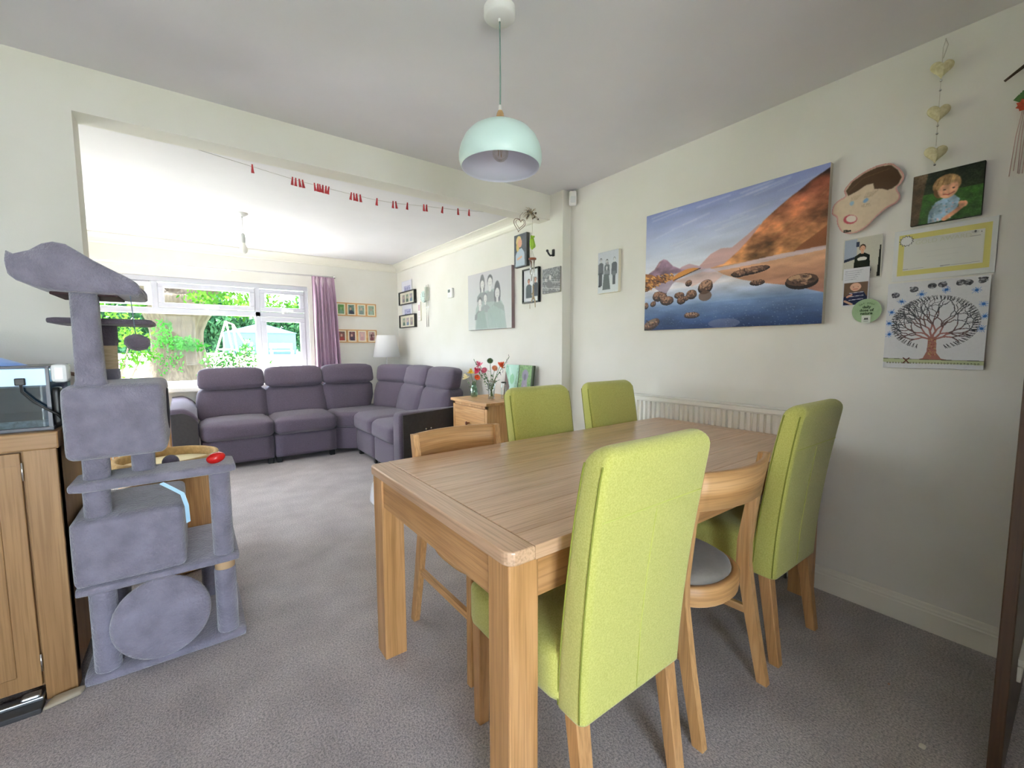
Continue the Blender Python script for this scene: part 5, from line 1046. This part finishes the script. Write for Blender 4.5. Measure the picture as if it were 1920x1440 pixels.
cp('box', MB().softbox(-.372, -.056, 2.05, 2.475, .358, .600, r=.022, puff=.004, n=12, wr=.002)); 
post('post', -.300, 2.112, .598, .702, .038)
cp('shelf', MB().softbox(-.366, .122, 2.045, 2.235, .700, .736, r=.016, puff=0, n=10)); post('post', .066, 2.100, .358, .702, .036)
post('post', -.295, 2.115, .734, .818, .038); post('post', -.170, 2.165, .734, .818, .036)
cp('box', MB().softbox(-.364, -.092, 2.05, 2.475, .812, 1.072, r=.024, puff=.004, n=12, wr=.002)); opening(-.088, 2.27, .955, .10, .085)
# top post, bed
cp('post', MB().loft([rr_ring(-.288, 2.105, hw_, .036, .02, z, 4) for z, hw_ in ((1.068, .046), (1.09, .039), (1.25, .036), (1.40, .036))]))
m = MB(); rings = []
for x, zt, zb in ((-.452, 1.490, 1.455), (-.449, 1.508, 1.432), (-.435, 1.500, 1.418), (-.40, 1.515, 1.403), (-.37, 1.540, 1.395), (-.345, 1.549, 1.391), (-.315, 1.545, 1.390), (-.285, 1.524, 1.389), (-.25, 1.499, 1.389), (-.21, 1.475, 1.389), (-.18, 1.458, 1.388), (-.155, 1.443, 1.388), (-.140, 1.430, 1.389), (-.133, 1.416, 1.394)):
    zf = min(zt-.004, zb+.022); r_ = []
    for y, z in ((2.045, zb+.005), (2.038, (zt+zb)/2), (2.045, zt-.004), (2.052, zt), (2.062, zt-.004), (2.066, zf), (2.33, zf), (2.335, zt-.004+.006), (2.347, zt+.006), (2.358, zt), (2.362, (zt+zb)/2), (2.355, zb+.005), (2.34, zb), (2.06, zb)): r_.append((x, y, z))
    rings.append(r_)
m.loft(rings); cp('bed', m)
cp('bed_board', MB().box(-.37, -.20, 2.09, 2.31, 1.382, 1.392, .003), mat('dark_backing_cloth', '4a3436', .9))
m = MB().sphere((-.155, 2.075, 1.222), .033, 20, 14, sc_=(1.12, 1.0, .92)); rnd = random.Random(1)
m.v = [tuple(Vector(p)+mnoise.noise_vector(Vector(p)*60)*.004) for p in m.v]; cp('pompom', m, M_plushd); cp('pompom_string', MB().tube([(-.165, 2.075, 1.392), (-.158, 2.075, 1.250)], .0016, 5), mat('blue_grey_cord', '6f7f92', .8))
# rear sisal post with plate
post('post', -.275, 2.40, 1.068, 1.118, .036); cp('sisal_post', MB().lathe([(.0325, 1.115), (.0325, 1.215)], -.275, 2.40, 24), M_sisal); post('post', -.275, 2.40, 1.212, 1.296, .037, M_plushd)
cp('plate', MB().softbox(-.418, -.118, 2.26, 2.50, 1.292, 1.316, r=.011, puff=0, n=10), M_plushd)
cp('toy_ribbon', MB().loft([[(p[0]-.004, p[1], p[2]-.002), (p[0]+.009, p[1], p[2]+.003), (p[0]+.009, p[1]+.0015, p[2]+.003), (p[0]-.004, p[1]+.0015, p[2]-.002)] for p in ((-.118, 2.040, .700), (-.085, 2.038, .672), (-.058, 2.036, .648), (-.047, 2.032, .60), (-.045, 2.030, .535))], True, 0, False), mat('pale_blue_satin', '9fcbe6', .35))
cp('pompom', MB().sphere((-.094, 2.30, .722), .030, 16, 10), M_plushd); cp('pompom_string', MB().tube([(-.089, 2.30, 1.06), (-.094, 2.30, .79)], .0012, 4), M_string)
one('toy_egg', MB().sphere((.058, 2.10, .757), .0215, 20, 14, sc_=(1.55, 1.1, 1.0), M=Matrix.Translation((.058, 2.10, .757)) @ Matrix.Rotation(R(-14), 4, 'Y') @ Matrix.Translation((-.058, -2.10, -.757))), mat('glossy_red_plastic', 'cf1f1c', .25), 'glossy red egg shaped toy lying on the end of the cat tree shelf', 'toy', (.058, 2.10, .757))
# drum behind the cat tree
bx, by, br_ = -.135, 2.99, .232
bd = thing('cat_drum', 'round brown drum stool with a beige padded rim behind the cat tree', 'stool', (bx, by, 0))
obj('body', MB().lathe([(.18, 0), (.205, .01), (.212, .30), (.205, .555)], bx, by, 48, caps=True), M_oakL['z'], bd)
obj('rim', MB().lathe([(.205, .548), (br_, .552), (br_+.006, .585), (br_, .618), (br_-.012, .622), (br_-.022, .615), (br_-.024, .575)], bx, by, 48), mat('beige_hessian', 'b99a68', .9, 'a68a5c', 50, bump=.4, bscale=120), bd)
obj('seat', MB().lathe([(br_-.022, .574), (.10, .582), (.0001, .584)], bx, by, 48), mat('cream_felt', 'd9cba4', .95), bd)
M_cab = wood('cabinet_oak_z', '8f6b42', '9c774c', 'a68256', 'z', .45, .45); M_cabx = wood('cabinet_oak_x', '8f6b42', '9c774c', 'a68256', 'x', .45, .45)
# --- cabinet and aquarium at the left
cb = thing('cabinet', 'oak cabinet with a framed door under the aquarium at the left edge', 'cabinet', (-.86, 2.31, 0))
cx0, cx1, cy0, cy1 = -1.36, -.382, 2.062, 2.56
obj('top', MB().box(cx0-.01, cx1+.008, cy0-.008, cy1, .868, .925, .004), M_cabx, cb)
obj('carcass', MB().box(cx0, cx1, cy0+.015, cy1, .05, .868).box(cx1-.078, cx1, cy0, cy0+.06, .0, .868, .002).box(cx0, cx0+.07, cy0, cy0+.06, 0, .868, .002).box(cx1-.07, cx1, cy1-.06, cy1, 0, .06), M_cab, cb)
for a, b in ((cx1-.084-.40, cx1-.084), (cx1-.084-.81, cx1-.084-.41)):
    dq = obj('door', MB().box(a, b, cy0-.002, cy0+.014, .058, .862, .002).box(a+.055, b-.055, cy0-.005, cy0-.001, .110, .815, .003).box(a, b, cy0-.0035, cy0-.0015, .8205, .8215), M_cab, cb)
    for zz in (.80, .14):
        h = obj('hinge', MB().tube([(b+.003, cy0-.004, zz-.03), (b+.003, cy0-.004, zz+.03)], .003, 6), M_chrome, None); h.parent = dq
        for v in h.data.vertices: v.co -= Vector(cb['_o'])
one('metal_strip', MB().box(-.90, -.462, 2.04, 2.075, .018, .030, .003, M=Matrix.Translation((0, 0, 0))).box(-.515, -.468, 2.035, 2.07, .03, .044, .006), mat('brushed_steel', 'b9bcc0', .3, metal=.9), 'flat silver metal strip lying on the floor under the cabinet door', 'metal strip', (-.66, 2.055, .02))
one('dark_tray', MB().box(-1.2, -.46, 1.995, 2.05, .0, .018, .003), mat('charcoal_plastic', '38383a', .6), 'low dark strip on the carpet in front of the cabinet door', 'floor strip', (-.8, 2.02, 0))
one('plastic_scrap', MB().soft([(-.46, 2.00, .001), (-.37, 2.02, .001), (-.36, 2.05, .001), (-.44, 2.055, .001), (-.46, 2.00, .012), (-.37, 2.02, .016), (-.36, 2.05, .02), (-.44, 2.055, .014)], r=.004, puff=.002, n=6, wr=.003), mat('beige_film', 'a89c88', .6), 'crumpled beige scrap tucked at the foot of the cabinet', 'scrap', (-.41, 2.03, 0))
aq = thing('aquarium', 'glass aquarium with a pale blue light hood standing on the oak cabinet', 'aquarium', (-.75, 2.26, .925))
ax0, ax1, ay0, ay1, az0, az1 = -1.10, -.392, 2.10, 2.42, .925, 1.142
g = MB().box(ax0, ax1, ay0, ay0+.006, az0+.012, az1-.012).box(ax0, ax1, ay1-.006, ay1, az0+.012, az1-.012).box(ax1-.006, ax1, ay0+.006, ay1-.006, az0+.012, az1-.012).box(ax0, ax0+.006, ay0+.006, ay1-.006, az0+.012, az1-.012)
obj('glass_tank', g, glassmat('tank_glass', (.75, .86, .9), .10), aq)
obj('back_panel', MB().box(ax0+.01, ax1-.01, ay1-.014, ay1-.008, az0+.012, az1-.07), mat('slate_backdrop', '5c6a76', .5, '6a7884', 6), aq)
obj('gravel', MB().box(ax0+.008, ax1-.008, ay0+.008, ay1-.015, az0+.013, az0+.035), mat('dark_gravel', '5a5f66', .8, '8a8f96', 90), aq)
obj('water', MB().box(ax0+.007, ax1-.007, ay0+.007, ay1-.016, az0+.036, 1.072), glassmat('dark_water', (.50, .56, .62), .03), aq)
obj('tank_trim', MB().box(ax0-.004, ax1+.004, ay0-.004, ay1+.004, az0, az0+.012, .002).box(ax0-.004, ax1+.004, ay0-.004, ay1+.004, az1-.006, az1, .002).box(ax1-.008, ax1+.002, ay0-.002, ay0+.008, az0, az1), mat('grey_trim', '5a5c66', .35), aq)
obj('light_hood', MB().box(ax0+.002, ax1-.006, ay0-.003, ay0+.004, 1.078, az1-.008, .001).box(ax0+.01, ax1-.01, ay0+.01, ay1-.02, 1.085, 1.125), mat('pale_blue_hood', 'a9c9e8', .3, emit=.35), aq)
obj('blue_cover', MB().loft([[(-.66+.20*math.cos(t)*f_, 2.22+.10*math.sin(t)*f_, z) for t in [2*math.pi*i/28 for i in range(28)]] for f_, z in ((1, 1.143), (.86, 1.156), (.62, 1.176), (.35, 1.190), (.03, 1.195))]), mat('glowing_blue_plastic', '8fb0ea', .3, emit=.1), aq)  # faint emission puts light into the plastic cover, which is no lamp
fb = obj('filter_box', MB().box(-.388, -.345, 2.10, 2.16, 1.085, 1.148, .012), mat('bright_white_plastic', 'f6f6f4', .3), aq)
obj('filter_tube', MB().softbox(-.390, -.3665, 2.10, 2.15, .935, 1.070, r=.010, puff=0, n=6), M_black, aq)
obj('cable', MB().tube([(-.455, 2.092, 1.092), (-.452, 2.085, 1.06), (-.43, 2.082, 1.03), (-.40, 2.082, 1.0), (-.376, 2.085, .980), (-.368, 2.090, .965)], .0042, 7).box(-.468, -.443, 2.086, 2.096, 1.080, 1.104, .003), M_black, aq)
one('wooden_peg', MB().tube([(-.44, 2.70, 1.092), (-.405, 2.655, 1.086), (-.375, 2.64, 1.082)], .008, 8), mat('peg_brown_wood', '6b4a34', .6), 'short brown wooden peg sticking out of the wall behind the cat tree', 'peg', (-.44, 2.70, 1.09))
# ------------------------------------------------------------------ odds and ends
wb = thing('cloth_pouch', 'small white cloth pouch hanging under the far left corner of the table', 'pouch', (.56, 1.668, .71))
obj('bag', MB().soft([(.540, 1.655, .585), (.592, 1.655, .575), (.592, 1.690, .575), (.540, 1.690, .585), (.553, 1.66, .672), (.582, 1.66, .672), (.582, 1.682, .672), (.553, 1.682, .672)], r=.010, puff=.006, n=8, wr=.006), mat('white_cotton', 'e8e6ea', .8), wb)
obj('cord', MB().tube([(.567, 1.671, .668), (.567, 1.668, .716)], .003, 5), mat('grey_cord', '8a8f8c', .8), wb)
for i, (x, y, s_, lb) in enumerate(((1.700, .232, .010, 'larger white paper scrap on the carpet near the door'), (1.93, .36, .004, 'tiny pink crumb on the carpet near the door'), (1.95, .72, .004, 'tiny pale crumb on the carpet by the skirting'))):
    one('carpet_crumb', MB().softbox(x-s_, x+s_, y-s_*.7, y+s_*.7, .001, .005, r=.002, puff=.001, n=5, wr=.002), mat(['white_scrap', 'pink_crumb', 'pale_crumb'][i], ['e4dfd4', 'c49a86', 'd8cdb4'][i], .8), lb, 'crumb', (x, y, .001), 'crumbs on the carpet')
for o in list(bpy.data.objects):
    if '_o' in o: del o['_o']
